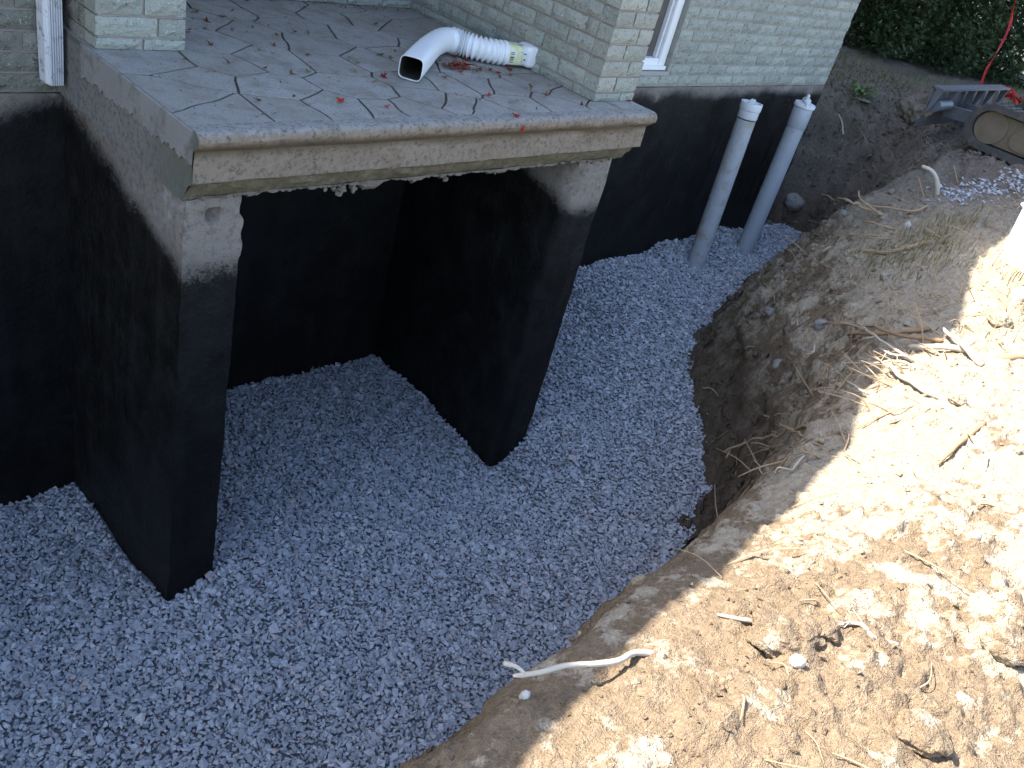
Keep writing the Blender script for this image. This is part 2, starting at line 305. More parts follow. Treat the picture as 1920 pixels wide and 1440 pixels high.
# ------------------------------------------------------------------ procedural materials
class M:
    def __init__(s, name, rough=0.85, spec=0.3):
        s.m = bpy.data.materials.new(name); s.m.use_nodes = True
        s.t = s.m.node_tree; s.b = s.t.nodes['Principled BSDF']
        s.b.inputs['Roughness'].default_value = rough
        s.b.inputs['Specular IOR Level'].default_value = spec
        s.geo = s.n('ShaderNodeNewGeometry')
        s.pos = s.geo.outputs['Position']
    def n(s, k, **kw):
        x = s.t.nodes.new(k)
        for a, v in kw.items(): setattr(x, a, v)
        return x
    def l(s, a, b): s.t.links.new(a, b)
    def obj(s):
        tc = s.n('ShaderNodeTexCoord'); return tc.outputs['Object']
    def noise(s, scale, detail=4, rough=0.55, vec=None, dist=0.0):
        x = s.n('ShaderNodeTexNoise'); x.inputs['Scale'].default_value = scale
        x.inputs['Detail'].default_value = detail; x.inputs['Roughness'].default_value = rough
        x.inputs['Distortion'].default_value = dist
        s.l(vec if vec is not None else s.pos, x.inputs['Vector']); return x.outputs['Fac']
    def vor(s, scale, feature='F1', vec=None, out='Distance'):
        x = s.n('ShaderNodeTexVoronoi', feature=feature); x.inputs['Scale'].default_value = scale
        s.l(vec if vec is not None else s.pos, x.inputs['Vector']); return x.outputs[out]
    def ramp(s, fac, stops):
        x = s.n('ShaderNodeValToRGB'); e = x.color_ramp.elements
        while len(e) < len(stops): e.new(0.5)
        for el, (p, c) in zip(e, stops):
            el.position = p; el.color = (*c, 1) if hasattr(c, '__len__') else (c, c, c, 1)
        s.l(fac, x.inputs['Fac']); return x.outputs['Color']
    def mix(s, fac, a, b, mode='MIX'):
        x = s.n('ShaderNodeMix', data_type='RGBA', blend_type=mode)
        for v, sock in ((fac, x.inputs[0]), (a, x.inputs[6]), (b, x.inputs[7])):
            if isinstance(v, (int, float)): sock.default_value = v if sock == x.inputs[0] else (v, v, v, 1)
            elif isinstance(v, (tuple, list)): sock.default_value = (*v, 1)
            else: s.l(v, sock)
        return x.outputs[2]
    def math(s, op, a, b=None, c=None, clamp=False):
        x = s.n('ShaderNodeMath', operation=op, use_clamp=clamp)
        for v, sock in zip((a, b, c), x.inputs):
            if v is None: continue
            if isinstance(v, (int, float)): sock.default_value = v
            else: s.l(v, sock)
        return x.outputs[0]
    def mapr(s, v, a, b, c=0.0, d=1.0, smooth=True):
        x = s.n('ShaderNodeMapRange', interpolation_type='SMOOTHSTEP' if smooth else 'LINEAR')
        s.l(v, x.inputs[0])
        for i, q in enumerate((a, b, c, d)): x.inputs[i + 1].default_value = q
        return x.outputs[0]
    def sep(s, v=None):
        x = s.n('ShaderNodeSeparateXYZ'); s.l(v if v is not None else s.pos, x.inputs[0]); return x.outputs
    def color(s, c):
        if isinstance(c, (tuple, list)): s.b.inputs['Base Color'].default_value = (*c, 1)
        else: s.l(c, s.b.inputs['Base Color'])
        return s
    def rough(s, v): s.l(v, s.b.inputs['Roughness']); return s
    def bump(s, h, strength=0.5, dist=0.01):
        x = s.n('ShaderNodeBump'); x.inputs['Strength'].default_value = strength; x.inputs['Distance'].default_value = dist
        s.l(h, x.inputs['Height'])
        if s.b.inputs['Normal'].is_linked:
            s.l(s.b.inputs['Normal'].links[0].from_socket, x.inputs['Normal'])
        s.l(x.outputs[0], s.b.inputs['Normal']); return s
    def island(s): return s.geo.outputs['Random Per Island']

def mat_dirt():
    m = M('excavated_dirt', 0.95, 0.15)
    xyz = m.sep()
    mid = m.noise(5.0, 4, 0.65, dist=0.4); fine = m.noise(48, 4, 0.75); n9 = m.noise(12, 4, 0.65)
    # drier, paler sand towards the far part of the bank top, moist clay nearer
    dry_lit_bias = m.math('ADD', m.mapr(xyz[0], 0.5, 1.9, -0.075, 0.12, False), m.math('ADD', m.mapr(xyz[1], -2.1, -1.88, 0.0, 0.07, False), m.mapr(xyz[2], -0.95, -0.68, -0.16, 0.0, False)))  # height term keeps pale soil to the sunlit top; shaded bank coloured darker
    dry = m.ramp(m.math('ADD', m.math('ADD', m.math('MULTIPLY', mid, 0.6), m.math('MULTIPLY', n9, 0.4)), dry_lit_bias), [(0.505, 0.0), (0.56, 1.0)])
    moist = m.mix(n9, (0.215, 0.152, 0.095), (0.345, 0.262, 0.178))
    pale = m.mix(n9, (0.38, 0.305, 0.212), (0.57, 0.49, 0.375))
    c = m.mix(dry, moist, pale)
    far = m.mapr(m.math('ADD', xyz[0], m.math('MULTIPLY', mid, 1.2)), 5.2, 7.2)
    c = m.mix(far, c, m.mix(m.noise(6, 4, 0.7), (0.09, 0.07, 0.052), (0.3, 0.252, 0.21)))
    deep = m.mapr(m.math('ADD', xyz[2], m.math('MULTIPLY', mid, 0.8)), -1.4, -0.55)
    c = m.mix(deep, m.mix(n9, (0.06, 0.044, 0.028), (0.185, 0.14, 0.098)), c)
    c = m.mix(m.ramp(fine, [(0.36, 0.55), (0.56, 0.0)]), c, m.mix(0.6, c, (0.05, 0.034, 0.02)))
    m.color(c)
    x = m.n('ShaderNodeMath', operation='MULTIPLY_ADD')
    m.l(m.noise(150, 3, 0.75), x.inputs[0]); x.inputs[1].default_value = 0.35; m.l(m.noise(36, 4, 0.75), x.inputs[2])
    m.bump(x.outputs[0], 1.0, 0.03)
    return m.m

def mat_stone(name, a, b, spot=None):
    m = M(name, 0.85, 0.25)
    r = m.island()
    c = m.ramp(r, [(0.0, a), (0.55, tuple((x + y) / 2 for x, y in zip(a, b))), (0.93, b), (0.97, (0.45, 0.36, 0.33)), (1.0, (0.62, 0.61, 0.6))])
    c = m.mix(m.ramp(m.noise(90, 2), [(0.35, 0.3), (0.6, 0.0)]), c, (0.2, 0.205, 0.23))
    m.color(c)
    return m.m

def concrete_color(m, a=(0.3, 0.285, 0.26), b=(0.42, 0.4, 0.375), sp=0.5):
    c = m.mix(m.noise(5, 6, 0.6), a, b)
    c = m.mix(m.ramp(m.noise(26, 6, 0.7), [(0.38, 0.55), (0.62, 0.0)]), c, tuple(x * 0.55 for x in a))
    c = m.mix(m.ramp(m.noise(140, 3, 0.7), [(0.3, 0.6), (0.42, 0.0)]), c, (0.09, 0.085, 0.075))
    return c

def mat_tarred(name, zfun, soft=0.07, grain=0.1):
    """concrete with a sprayed black damp-proof coat below a wavering line; zfun(m, xyz) gives the height of the line"""
    m = M(name, 0.9, 0.2)
    xyz = m.sep()
    line = zfun(m, xyz)
    wave = m.math('MULTIPLY', m.math('SUBTRACT', m.noise(4.5, 3), 0.5), 0.14)
    g1 = m.noise(170, 3, 0.85); g2 = m.noise(38, 5, 0.75); g3 = m.noise(6, 4, 0.7)
    spr = m.math('MULTIPLY', m.math('SUBTRACT', m.math('ADD', m.math('MULTIPLY', g1, 0.55), m.math('MULTIPLY', g2, 0.45)), 0.5), grain * 3.0)
    d = m.math('SUBTRACT', m.math('ADD', line, m.math('ADD', wave, spr)), xyz[2])
    t = m.mapr(d, -soft, soft)
    conc = m.mix(g3, (0.18, 0.155, 0.132), (0.3, 0.262, 0.23))
    conc = m.mix(m.ramp(g2, [(0.36, 0.75), (0.52, 0.0)]), conc, (0.12, 0.1, 0.088))
    conc = m.mix(m.ramp(g1, [(0.3, 0.6), (0.46, 0.0)]), conc, (0.09, 0.08, 0.07))
    conc = m.mix(m.ramp(m.noise(8, 3), [(0.6, 0.0), (0.72, 0.6)]), conc, (0.45, 0.43, 0.43))
    tar = m.mix(m.ramp(g3, [(0.42, 0.0), (0.7, 1.0)]), (0.0055, 0.0051, 0.0046), (0.013, 0.0118, 0.0105))
    tar = m.mix(m.ramp(g2, [(0.66, 0.0), (0.76, 0.5)]), tar, (0.04, 0.039, 0.038))
    vm = m.n('ShaderNodeVectorMath', operation='MULTIPLY'); m.l(m.pos, vm.inputs[0]); vm.inputs[1].default_value = (16, 16, 0.9)
    streak = m.noise(1.0, 5, 0.7, vm.outputs[0])
    tar = m.mix(m.ramp(streak, [(0.52, 0.0), (0.75, 0.3)]), tar, (0.027, 0.0255, 0.024))
    m.color(m.mix(t, conc, tar))
    m.rough(m.mix(t, 0.92, m.ramp(m.math('ADD', m.math('MULTIPLY', g3, 0.5), m.math('MULTIPLY', streak, 0.5)), [(0.38, 0.36), (0.62, 0.66)])))
    x = m.n('ShaderNodeMath', operation='MULTIPLY_ADD')
    m.l(g1, x.inputs[0]); x.inputs[1].default_value = 0.3; m.l(g2, x.inputs[2])
    m.bump(x.outputs[0], 0.6, 0.014)
    return m.m

def mat_slab():
    m = M('stamped_concrete', 0.88, 0.3)
    g2 = m.noise(30, 5, 0.75)
    c = m.mix(m.noise(2.2, 4, 0.6), (0.272, 0.254, 0.235), (0.395, 0.372, 0.345))
    inf = m.n('ShaderNodeObjectInfo'); c = m.mix(m.math('MULTIPLY', inf.outputs['Random'], 0.4), c, (0.21, 0.192, 0.165))
    c = m.mix(m.ramp(m.noise(8, 5, 0.7), [(0.46, 0.0), (0.68, 0.8)]), c, (0.19, 0.165, 0.13))
    c = m.mix(m.ramp(g2, [(0.6, 0.0), (0.66, 0.8)]), c, (0.1, 0.083, 0.065))
    c = m.mix(m.ramp(m.noise(110, 2, 0.7), [(0.36, 0.6), (0.46, 0.0)]), c, (0.15, 0.14, 0.13))
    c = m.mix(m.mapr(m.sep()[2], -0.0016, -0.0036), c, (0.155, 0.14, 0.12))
    m.color(c); m.bump(g2, 0.5, 0.006)
    return m.m

def mat_fascia():
    m = M('weathered_moulding', 0.9, 0.25)
    xyz = m.sep()
    c = m.mix(m.noise(6, 4), (0.175, 0.135, 0.1), (0.31, 0.25, 0.195))
    w = m.math('MULTIPLY', m.math('SUBTRACT', m.noise(5, 5), 0.5), 0.05)
    z = m.math('ADD', xyz[2], w)
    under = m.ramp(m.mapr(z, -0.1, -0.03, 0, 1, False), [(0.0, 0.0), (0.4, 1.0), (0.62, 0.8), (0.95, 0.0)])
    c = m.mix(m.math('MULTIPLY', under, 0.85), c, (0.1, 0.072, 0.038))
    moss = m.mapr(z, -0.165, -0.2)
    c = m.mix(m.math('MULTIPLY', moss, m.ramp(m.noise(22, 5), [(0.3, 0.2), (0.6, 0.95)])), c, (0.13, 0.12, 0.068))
    c = m.mix(m.mapr(m.math('ADD', xyz[2], m.math('MULTIPLY', w, 0.3)), -0.02, 0.0), c, m.mix(m.noise(9, 4), (0.2, 0.185, 0.165), (0.34, 0.33, 0.32)))
    c = m.mix(m.ramp(m.noise(11, 4, 0.7), [(0.5, 0.0), (0.7, 0.5)]), c, (0.12, 0.095, 0.065))
    c = m.mix(m.ramp(m.noise(55, 5, 0.8), [(0.38, 0.8), (0.5, 0.0)]), c, (0.085, 0.07, 0.052))
    side = m.mapr(xyz[0], 0.004, 0.001)
    sc = m.mix(m.noise(6, 5), (0.14, 0.135, 0.12), (0.27, 0.255, 0.24))
    sc = m.mix(m.ramp(m.noise(40, 4, 0.8), [(0.4, 0.7), (0.52, 0.0)]), sc, (0.09, 0.085, 0.072))
    sc = m.mix(m.mapr(xyz[1], 0.4, 0.05), sc, m.mix(m.noise(25, 5), (0.09, 0.092, 0.068), (0.17, 0.168, 0.135)))
    c = m.mix(side, c, sc)
    joint = m.math('MULTIPLY', m.mapr(xyz[2], -0.004, -0.008), m.mapr(xyz[1], 0.0552, 0.0558))
    joint = m.math('MULTIPLY', joint, m.mapr(xyz[2], -0.03, -0.015))
    c = m.mix(joint, c, (0.12, 0.106, 0.088))
    m.color(c); m.bump(m.noise(42, 5, 0.8), 0.6, 0.009)
    return m.m

def mat_brick(name, base, dark, green):
    m = M(name, 0.9, 0.25)
    v = m.obj(); inf = m.n('ShaderNodeObjectInfo'); rnd = inf.outputs['Random']
    c = m.mix(rnd, base, tuple(x * 0.7 for x in base))
    g2 = m.noise(46, 4, 0.75)
    c = m.mix(m.ramp(m.noise(10, 4), [(0.42, 0.0), (0.68, 0.8)]), c, green)
    c = m.mix(m.ramp(g2, [(0.57, 0.0), (0.66, 0.9)]), c, dark)
    c = m.mix(m.ramp(m.noise(100, 2, 0.6), [(0.62, 0.0), (0.7, 0.6)]), c, (0.6, 0.59, 0.54))
    m.color(c); m.bump(g2, 1.0, 0.014)
    return m.m

def mat_simple(name, a, b=None, scale=8, rough=0.6, spec=0.4, bump=0.0, bscale=60, dirt=None, metal=0.0):
    m = M(name, rough, spec)
    c = m.mix(m.noise(scale, 5), a, b) if b else None
    if dirt:
        c = m.mix(m.ramp(m.noise(dirt[1], 6, 0.7), [(dirt[2], 0.0), (dirt[2] + 0.14, dirt[3])]), c if c is not None else a, dirt[0])
    m.color(c if c is not None else a)
    m.b.inputs['Metallic'].default_value = metal
    if bump: m.bump(m.noise(bscale, 5, 0.7), bump, 0.01)
    return m.m

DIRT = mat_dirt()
GRAVEL = mat_stone('crushed_blue_grey_stone', (0.275, 0.285, 0.312), (0.485, 0.5, 0.53))
GRAVEL_BED = mat_simple('gravel_bed', (0.13, 0.137, 0.155), (0.19, 0.197, 0.215), 60, 0.95, 0.2, 0.6, 90)
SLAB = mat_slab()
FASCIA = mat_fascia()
BRICK = mat_brick('split_face_brick', (0.405, 0.41, 0.355), (0.13, 0.135, 0.11), (0.315, 0.35, 0.3))
BRICK_MOSSY = mat_brick('mossy_split_face_brick', (0.26, 0.25, 0.21), (0.065, 0.064, 0.05), (0.185, 0.19, 0.15))
MORTAR_PALE = mat_simple('pale_mortar', (0.31, 0.3, 0.265), (0.38, 0.365, 0.325), 30, 0.95, 0.2, 0.5, 90)
MORTAR = mat_simple('mortar', (0.27, 0.235, 0.21), (0.36, 0.32, 0.29), 30, 0.95, 0.2, 0.5, 90)
WHITE_METAL = mat_simple('chalky_white_paint', (0.62, 0.63, 0.66), (0.72, 0.73, 0.76), 6, 0.5, 0.4, 0.0, 60, ((0.16, 0.13, 0.1), 26, 0.52, 0.85))
WHITE_VINYL = mat_simple('white_vinyl', (0.78, 0.78, 0.78), (0.83, 0.83, 0.82), 9, 0.45, 0.4, 0.05, 20, ((0.35, 0.28, 0.22), 14, 0.68, 0.5))
FLEX_WHITE = mat_simple('white_plastic', (0.74, 0.75, 0.76), (0.8, 0.81, 0.82), 10, 0.4, 0.45, 0.03, 30, ((0.3, 0.27, 0.24), 17, 0.68, 0.6))
MOUTH_SHADE = mat_simple('mouth_shade', (0.03, 0.03, 0.025), (0.06, 0.055, 0.045), 20, 0.9, 0.2)  # dark colour standing for the shade inside the spout

# ------------------------------------------------------------------ ground sheet with the pit, out to the horizon
GS = Surf(GP, 0.0)
TS = Field(pit_surface(Surf(TP, 0.02), GS, EDGE), -5, 16, -6, 7)

def spaced(stops):
    """stops: [(start, step), ..., end]"""
    out = []
    for (a, st), nx in zip(stops[:-1], stops[1:]):
        b = nx[0] if isinstance(nx, tuple) else nx
        n = max(1, int(round((b - a) / st)))
        out += list(a + (b - a) * np.arange(n) / n)
    last = stops[-1]
    out.append(last)
    return np.array(out)

gx = np.concatenate([-np.geomspace(120, 2.6, 22), spaced([(-2.5, .06), (-.7, .0095), (3.1, .015), (4.6, .022), (8.2, .06), 12.0]), np.geomspace(12.4, 160, 26)])
gy = np.concatenate([-np.geomspace(120, 3.6, 22), spaced([(-3.4, .05), (-2.75, .0095), (-.95, .014), (.2, .025), (2.4, .08), 4.0]), np.geomspace(4.4, 160, 26)])
GX, GY = np.meshgrid(gx, gy, indexing='ij')

def ground_z(X, Y):
    Z = TS(X, Y)
    r = np.hypot(X - 2, Y + 1)
    k = np.clip((r - 12) / 14, 0, 1)
    return Z * (1 - k) + (-0.28) * k

def dirt_noise(X, Y, Z):
    near = np.clip((9.0 - np.hypot(X - 3, Y + 1)) / 3.0, 0.12, 1)
    d = 0.02 * fbm(X * 2.3, Y * 2.3, Z * 1.4, 3, 3)
    lump = fbm(X * 6.5, Y * 6.5, Z * 5, 9, 3)
    d += 0.018 * np.abs(lump)
    c = vnoise(X * 1.7, Y * 1.7, 0, 40)
    rough = np.clip(0.55 + 0.75 * c, 0.2, 1.0)
    d += rough * (0.016 * fbm(X * 15, Y * 15, Z * 11, 21, 3) + 0.022 * np.maximum(0, vnoise(X * 25, Y * 25, Z * 18, 27)) + 0.014 * np.maximum(0, vnoise(X * 44, Y * 44, Z * 30, 28)))
    d += 0.0065 * fbm(X * 52, Y * 52, Z * 36, 31, 2)
    deep = np.clip((-0.72 - Z) / 0.3, 0, 1) * np.clip((8 - X) / 1.5, 0, 1)
    bank = 0.06 * fbm(X * 4.6, Y * 4.6, Z * 4.6, 81, 3) - 0.06 * (1 - np.abs(vnoise(X * 7, Y * 7, Z * 6, 82))) ** 5 + 0.05 * np.abs(vnoise(X * 12, Y * 12, Z * 10, 83)) + 0.038 * np.maximum(0, vnoise(X * 21, Y * 21, Z * 21, 84)) + 0.012 * fbm(X * 40, Y * 40, Z * 40, 85, 2)
    end = np.clip((X - 5.6) / 0.8, 0, 1) * np.clip((9 - X) / 1.5, 0, 1) * np.clip((-0.25 - Z) / 0.3, 0, 1)
    d = d + np.maximum(deep, end) * bank
    return d * near

def pit_grooves(X, Y, Z):
    # tooth marks of the digging bucket down the steep face of the bay
    w = np.exp(-((X - 3.5) / 0.45) ** 2 - ((Y + 0.45) / 0.42) ** 2)
    u = (X * 0.62 - Y * 0.78) / 0.11
    return -0.05 * w * np.abs(np.sin(u * math.pi)) ** 2.5

GZ = ground_z(GX, GY)
slope = np.hypot(np.gradient(GZ, axis=0) / np.gradient(GX, axis=0), np.gradient(GZ, axis=1) / np.gradient(GY, axis=1))
st = np.clip((slope - 0.6) / 1.5, 0, 1)
DN = dirt_noise(GX, GY, GZ)
GZ2 = GZ + DN + pit_grooves(GX, GY, GZ)
hx = st * 0.035 * fbm(GX * 4, GY * 4, GZ2 * 7, 51, 3)
hy = st * 0.035 * fbm(GX * 4, GY * 4, GZ2 * 7, 57, 3)
V = np.stack([GX + hx, GY + hy, GZ2], -1).reshape(-1, 3)
nx_, ny_ = GX.shape
I = np.arange(nx_ * ny_).reshape(nx_, ny_)
F = np.stack([I[:-1, :-1], I[1:, :-1], I[1:, 1:], I[:-1, 1:]], -1).reshape(-1, 4)
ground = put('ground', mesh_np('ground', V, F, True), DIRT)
ground['kind'] = 'structure'
ground['label'] = 'excavated tan and brown dirt with the foundation pit cut into it'
ground['category'] = 'ground'

def ground_at(x, y):
    x = np.atleast_1d(np.asarray(x, float)); y = np.atleast_1d(np.asarray(y, float))
    z = ground_z(x, y)
    return z + dirt_noise(x, y, z) + pit_grooves(x, y, z)

# ------------------------------------------------------------------ gravel: crushed stone, tens of thousands of pieces, on its own bed
def stone_variants(n, seed, flat=0.62):
    rnd = np.random.default_rng(seed); out = []
    for i in range(n):
        bm = bmesh.new()
        k = int(rnd.integers(8, 12))
        p = rnd.normal(size=(k, 3)); p /= np.linalg.norm(p, axis=1)[:, None]
        p *= rnd.uniform(0.8, 1.1, (k, 1))
        p *= np.array([1.0, rnd.uniform(0.6, 0.95), rnd.uniform(flat * 0.6, flat * 1.1)])
        vs = [bm.verts.new(q) for q in p]
        r = bmesh.ops.convex_hull(bm, input=vs)
        bmesh.ops.delete(bm, geom=[v for v in bm.verts if not v.link_faces], context='VERTS')
        bmesh.ops.triangulate(bm, faces=bm.faces)
        bmesh.ops.recalc_face_normals(bm, faces=bm.faces)
        bm.verts.index_update()
        out.append((np.array([v.co for v in bm.verts]), np.array([[v.index for v in f.verts] for f in bm.faces])))
        bm.free()
    return out

def rot_mats(n, rng, tilt):
    a = rng.uniform(0, 2 * math.pi, n); b = rng.normal(0, tilt, n); c = rng.normal(0, tilt, n)
    ca, sa, cb, sb, cc, sc = np.cos(a), np.sin(a), np.cos(b), np.sin(b), np.cos(c), np.sin(c)
    z0 = np.zeros(n); o1 = np.ones(n)
    Rz = np.stack([np.stack([ca, -sa, z0], 1), np.stack([sa, ca, z0], 1), np.stack([z0, z0, o1], 1)], 1)
    Rx = np.stack([np.stack([o1, z0, z0], 1), np.stack([z0, cb, -sb], 1), np.stack([z0, sb, cb], 1)], 1)
    Ry = np.stack([np.stack([cc, z0, sc], 1), np.stack([z0, o1, z0], 1), np.stack([-sc, z0, cc], 1)], 1)
    return Rx @ Ry @ Rz

def scatter_stones(P, size, variants, rng, tilt=0.45):
    VV, FF, off = [], [], 0
    which = rng.integers(0, len(variants), len(P))
    for k, (v, f) in enumerate(variants):
        idx = np.where(which == k)[0]
        if not len(idx): continue
        Rm = rot_mats(len(idx), rng, tilt)
        q = np.einsum('nij,vj->nvi', Rm, v) * size[idx][:, None, None] + P[idx][:, None, :]
        VV.append(q.reshape(-1, 3))
        FF.append((f[None] + (np.arange(len(idx)) * len(v))[:, None, None] + off).reshape(-1, 3))
        off += len(idx) * len(v)
    return np.concatenate(VV), np.concatenate(FF)

def blocked(x, y):
    b = (y > 1.05) & ((x < 0.0) | (x > 2.27))
    b |= (y > 1.275)
    b |= (y > 0.055) & (x > -0.005) & (x < 0.222)
    b |= (y > 0.055) & (x > 2.02) & (x < 2.275)
    return b

def gravel_z(x, y):
    return GS(x, y) + 0.02 * fbm(x * 2.6, y * 2.6, 0, 77, 3)

rg = np.random.default_rng(3)
PP, SZ = [], []
for layer, (sp, dz) in enumerate(((0.0188, -0.004), (0.0198, -0.012))):
    xs = np.arange(-1.7, 7.1, sp); ys = np.arange(-1.75, 1.3, sp)
    X, Y = np.meshgrid(xs, ys, indexing='ij')
    X = (X + rg.uniform(-.5, .5, X.shape) * sp).ravel(); Y = (Y + rg.uniform(-.5, .5, Y.shape) * sp).ravel()
    # what the camera side of the pit can never show is left out
    keep = ~blocked(X, Y) & (X * 0.93 + Y * 0.37 > -1.45)
    X, Y = X[keep], Y[keep]
    Z = gravel_z(X, Y)
    keep = Z > ground_at(X, Y) - 0.012
    X, Y, Z = X[keep], Y[keep], Z[keep]
    PP.append(np.stack([X, Y, Z + dz + rg.uniform(-.004, .006, len(X))], 1))
    s = rg.lognormal(math.log(0.0137), 0.34, len(X)); SZ.append(np.clip(s, 0.007, 0.034))
# stray stones kicked onto the foot of the bank
n = 2600
X = rg.uniform(2.4, 7.0, n); Y = rg.uniform(-1.2, 0.9, n)
gz = ground_at(X, Y); dd = gz - gravel_z(X, Y)
keep = (dd > 0) & (dd < 0.10) & ~blocked(X, Y) & (rg.uniform(size=n) < np.exp(-dd / 0.035) * 0.8)
PP.append(np.stack([X, Y, gz + 0.004], 1)[keep]); SZ.append(rg.uniform(0.009, 0.019, keep.sum()))
PP = np.concatenate(PP); SZ = np.concatenate(SZ)
SV = stone_variants(26, 8)
Vs, Fs = scatter_stones(PP, SZ, SV, rg, 0.36)
# bed below the stones
bx = np.arange(-2.4, 7.2, 0.05); by = np.arange(-1.9, 1.31, 0.05)
BX, BY = np.meshgrid(bx, by, indexing='ij')
BZ = gravel_z(BX, BY) - 0.022
Ib = np.arange(BX.size).reshape(BX.shape)
Fb = np.stack([Ib[:-1, :-1], Ib[1:, :-1], Ib[1:, 1:], Ib[:-1, 1:]], -1).reshape(-1, 4)
cx = (BX[:-1, :-1] + 0.025).ravel(); cy = (BY[:-1, :-1] + 0.025).ravel()
ok = (gravel_z(cx, cy) > ground_at(cx, cy) - 0.08)
Fb = Fb[ok]
Fb3 = np.concatenate([Fb[:, [0, 1, 2]], Fb[:, [0, 2, 3]]])
Vall = np.concatenate([Vs, np.stack([BX, BY, BZ], -1).reshape(-1, 3)])
Fall = np.concatenate([Fs, Fb3 + len(Vs)])
midx = np.concatenate([np.zeros(len(Fs), int), np.ones(len(Fb3), int)])
gme = mesh_np('gravel', Vall, Fall, False, midx)
gravel = put('gravel', gme, [GRAVEL, GRAVEL_BED])
tag(gravel, 'blue grey crushed stone filling the bottom of the pit', 'gravel', kind='stuff')

# a thin spill of the same stone on the bank top by the machine
n = 420
t = rg.uniform(0, 1, n)
X = 5.75 + 1.0 * t + rg.normal(0, .16, n); Y = -0.52 - 0.32 * t + rg.normal(0, .10, n)
Vp, Fp = scatter_stones(np.stack([X, Y, ground_at(X, Y) + 0.006], 1), rg.uniform(0.012, 0.026, n), SV, rg)
tag(put('gravel_spill', mesh_np('gravel_spill', Vp, Fp), GRAVEL), 'thin spill of blue grey crushed stone on the bank top', 'gravel', kind='stuff')

# crumbs and small clods over the dirt
CLOD = DIRT
n = 26000
X = rg.uniform(-0.6, 6.4, n); Y = rg.uniform(-2.75, 0.5, n)
gz = ground_at(X, Y)
dens = 0.5 + 0.5 * vnoise(X * 2.1, Y * 2.1, 0, 61)
keep = (gz > gravel_z(X, Y) + 0.02) & (rg.uniform(size=n) < np.where(gz < -0.85, 0.8, dens ** 1.5))
X, Y, gz = X[keep], Y[keep], gz[keep]
s = np.clip(rg.lognormal(math.log(0.0052), 0.5, len(X)) * np.where(gz < -0.85, 1.9, 1.0), 0.0025, np.where(gz < -0.85, 0.03, 0.017))
Vc, Fc = scatter_stones(np.stack([X, Y, gz + s * 0.25], 1), s, stone_variants(14, 77, 0.85), rg, 1.0)
n = 7200
X2 = np.concatenate([rg.uniform(2.4, 7.6, 3600), rg.uniform(6.4, 8.8, 3600)]); Y2 = np.concatenate([rg.uniform(-1.6, 1.1, 3600), rg.uniform(-0.35, 1.7, 3600)]); g2_ = ground_at(X2, Y2)
k2 = (g2_ > gravel_z(X2, Y2) + 0.03) & ((g2_ < -0.6) | (X2 > 6.5)) & (~blocked(X2, Y2) | (X2 > 6.6))
X2, Y2, g2_ = X2[k2], Y2[k2], g2_[k2]
s2 = np.clip(rg.lognormal(math.log(0.016), 0.5, len(X2)), 0.008, 0.055)
V2, F2 = scatter_stones(np.stack([X2, Y2, g2_ - s2 * 0.1], 1), s2, stone_variants(14, 99, 0.9), rg, 1.2)
Vc, Fc = np.concatenate([Vc, V2]), np.concatenate([Fc, F2 + len(Vc)])
tag(put('dirt_crumbs', mesh_np('dirt_crumbs', Vc, Fc), CLOD), 'loose crumbs of earth scattered over the dirt', 'dirt', kind='stuff')

# ------------------------------------------------------------------ house
house = thing('house', 'house with pale green split-face brick above a black coated foundation', 'house', (2.4, 1.06, -0.262))
HL = -Vector(house.location)
def hput(name, me, mats, parent=None, loc=None):
    o = put(name, me, mats, parent or house)
    if parent is None: o.location = HL + (Vector(loc) if loc is not None else Vector((0, 0, 0)))
    elif loc is not None: o.location = loc
    return o

FOUND_R = mat_tarred('coated_foundation', lambda m, p: m.math('ADD', -0.315, 0.0), 0.045, 0.06)
FOUND_L = mat_tarred('coated_foundation_side', lambda m, p: m.math('ADD', m.math('MULTIPLY', p[0], 0.25), -0.275), 0.05, 0.07)
for lo, hi, mt, sd in (((-5.0, 1.06, -2.95), (0.10, 1.36, -0.266), FOUND_L, 1), ((0.10, 1.285, -2.95), (2.20, 1.6, -0.30), FOUND_R, 2), ((2.20, 1.055, -2.95), (6.40, 1.36, -0.266), FOUND_R, 3)):
    hput('foundation', rough_box('foundation', lo, hi, 0.09, 0.006, 5, sd), mt)
hput('foundation', rough_box('foundation', (6.10, 1.37, -2.9), (6.40, 9.0, -0.266), 0.3, 0.006, 5, 6), FOUND_R)

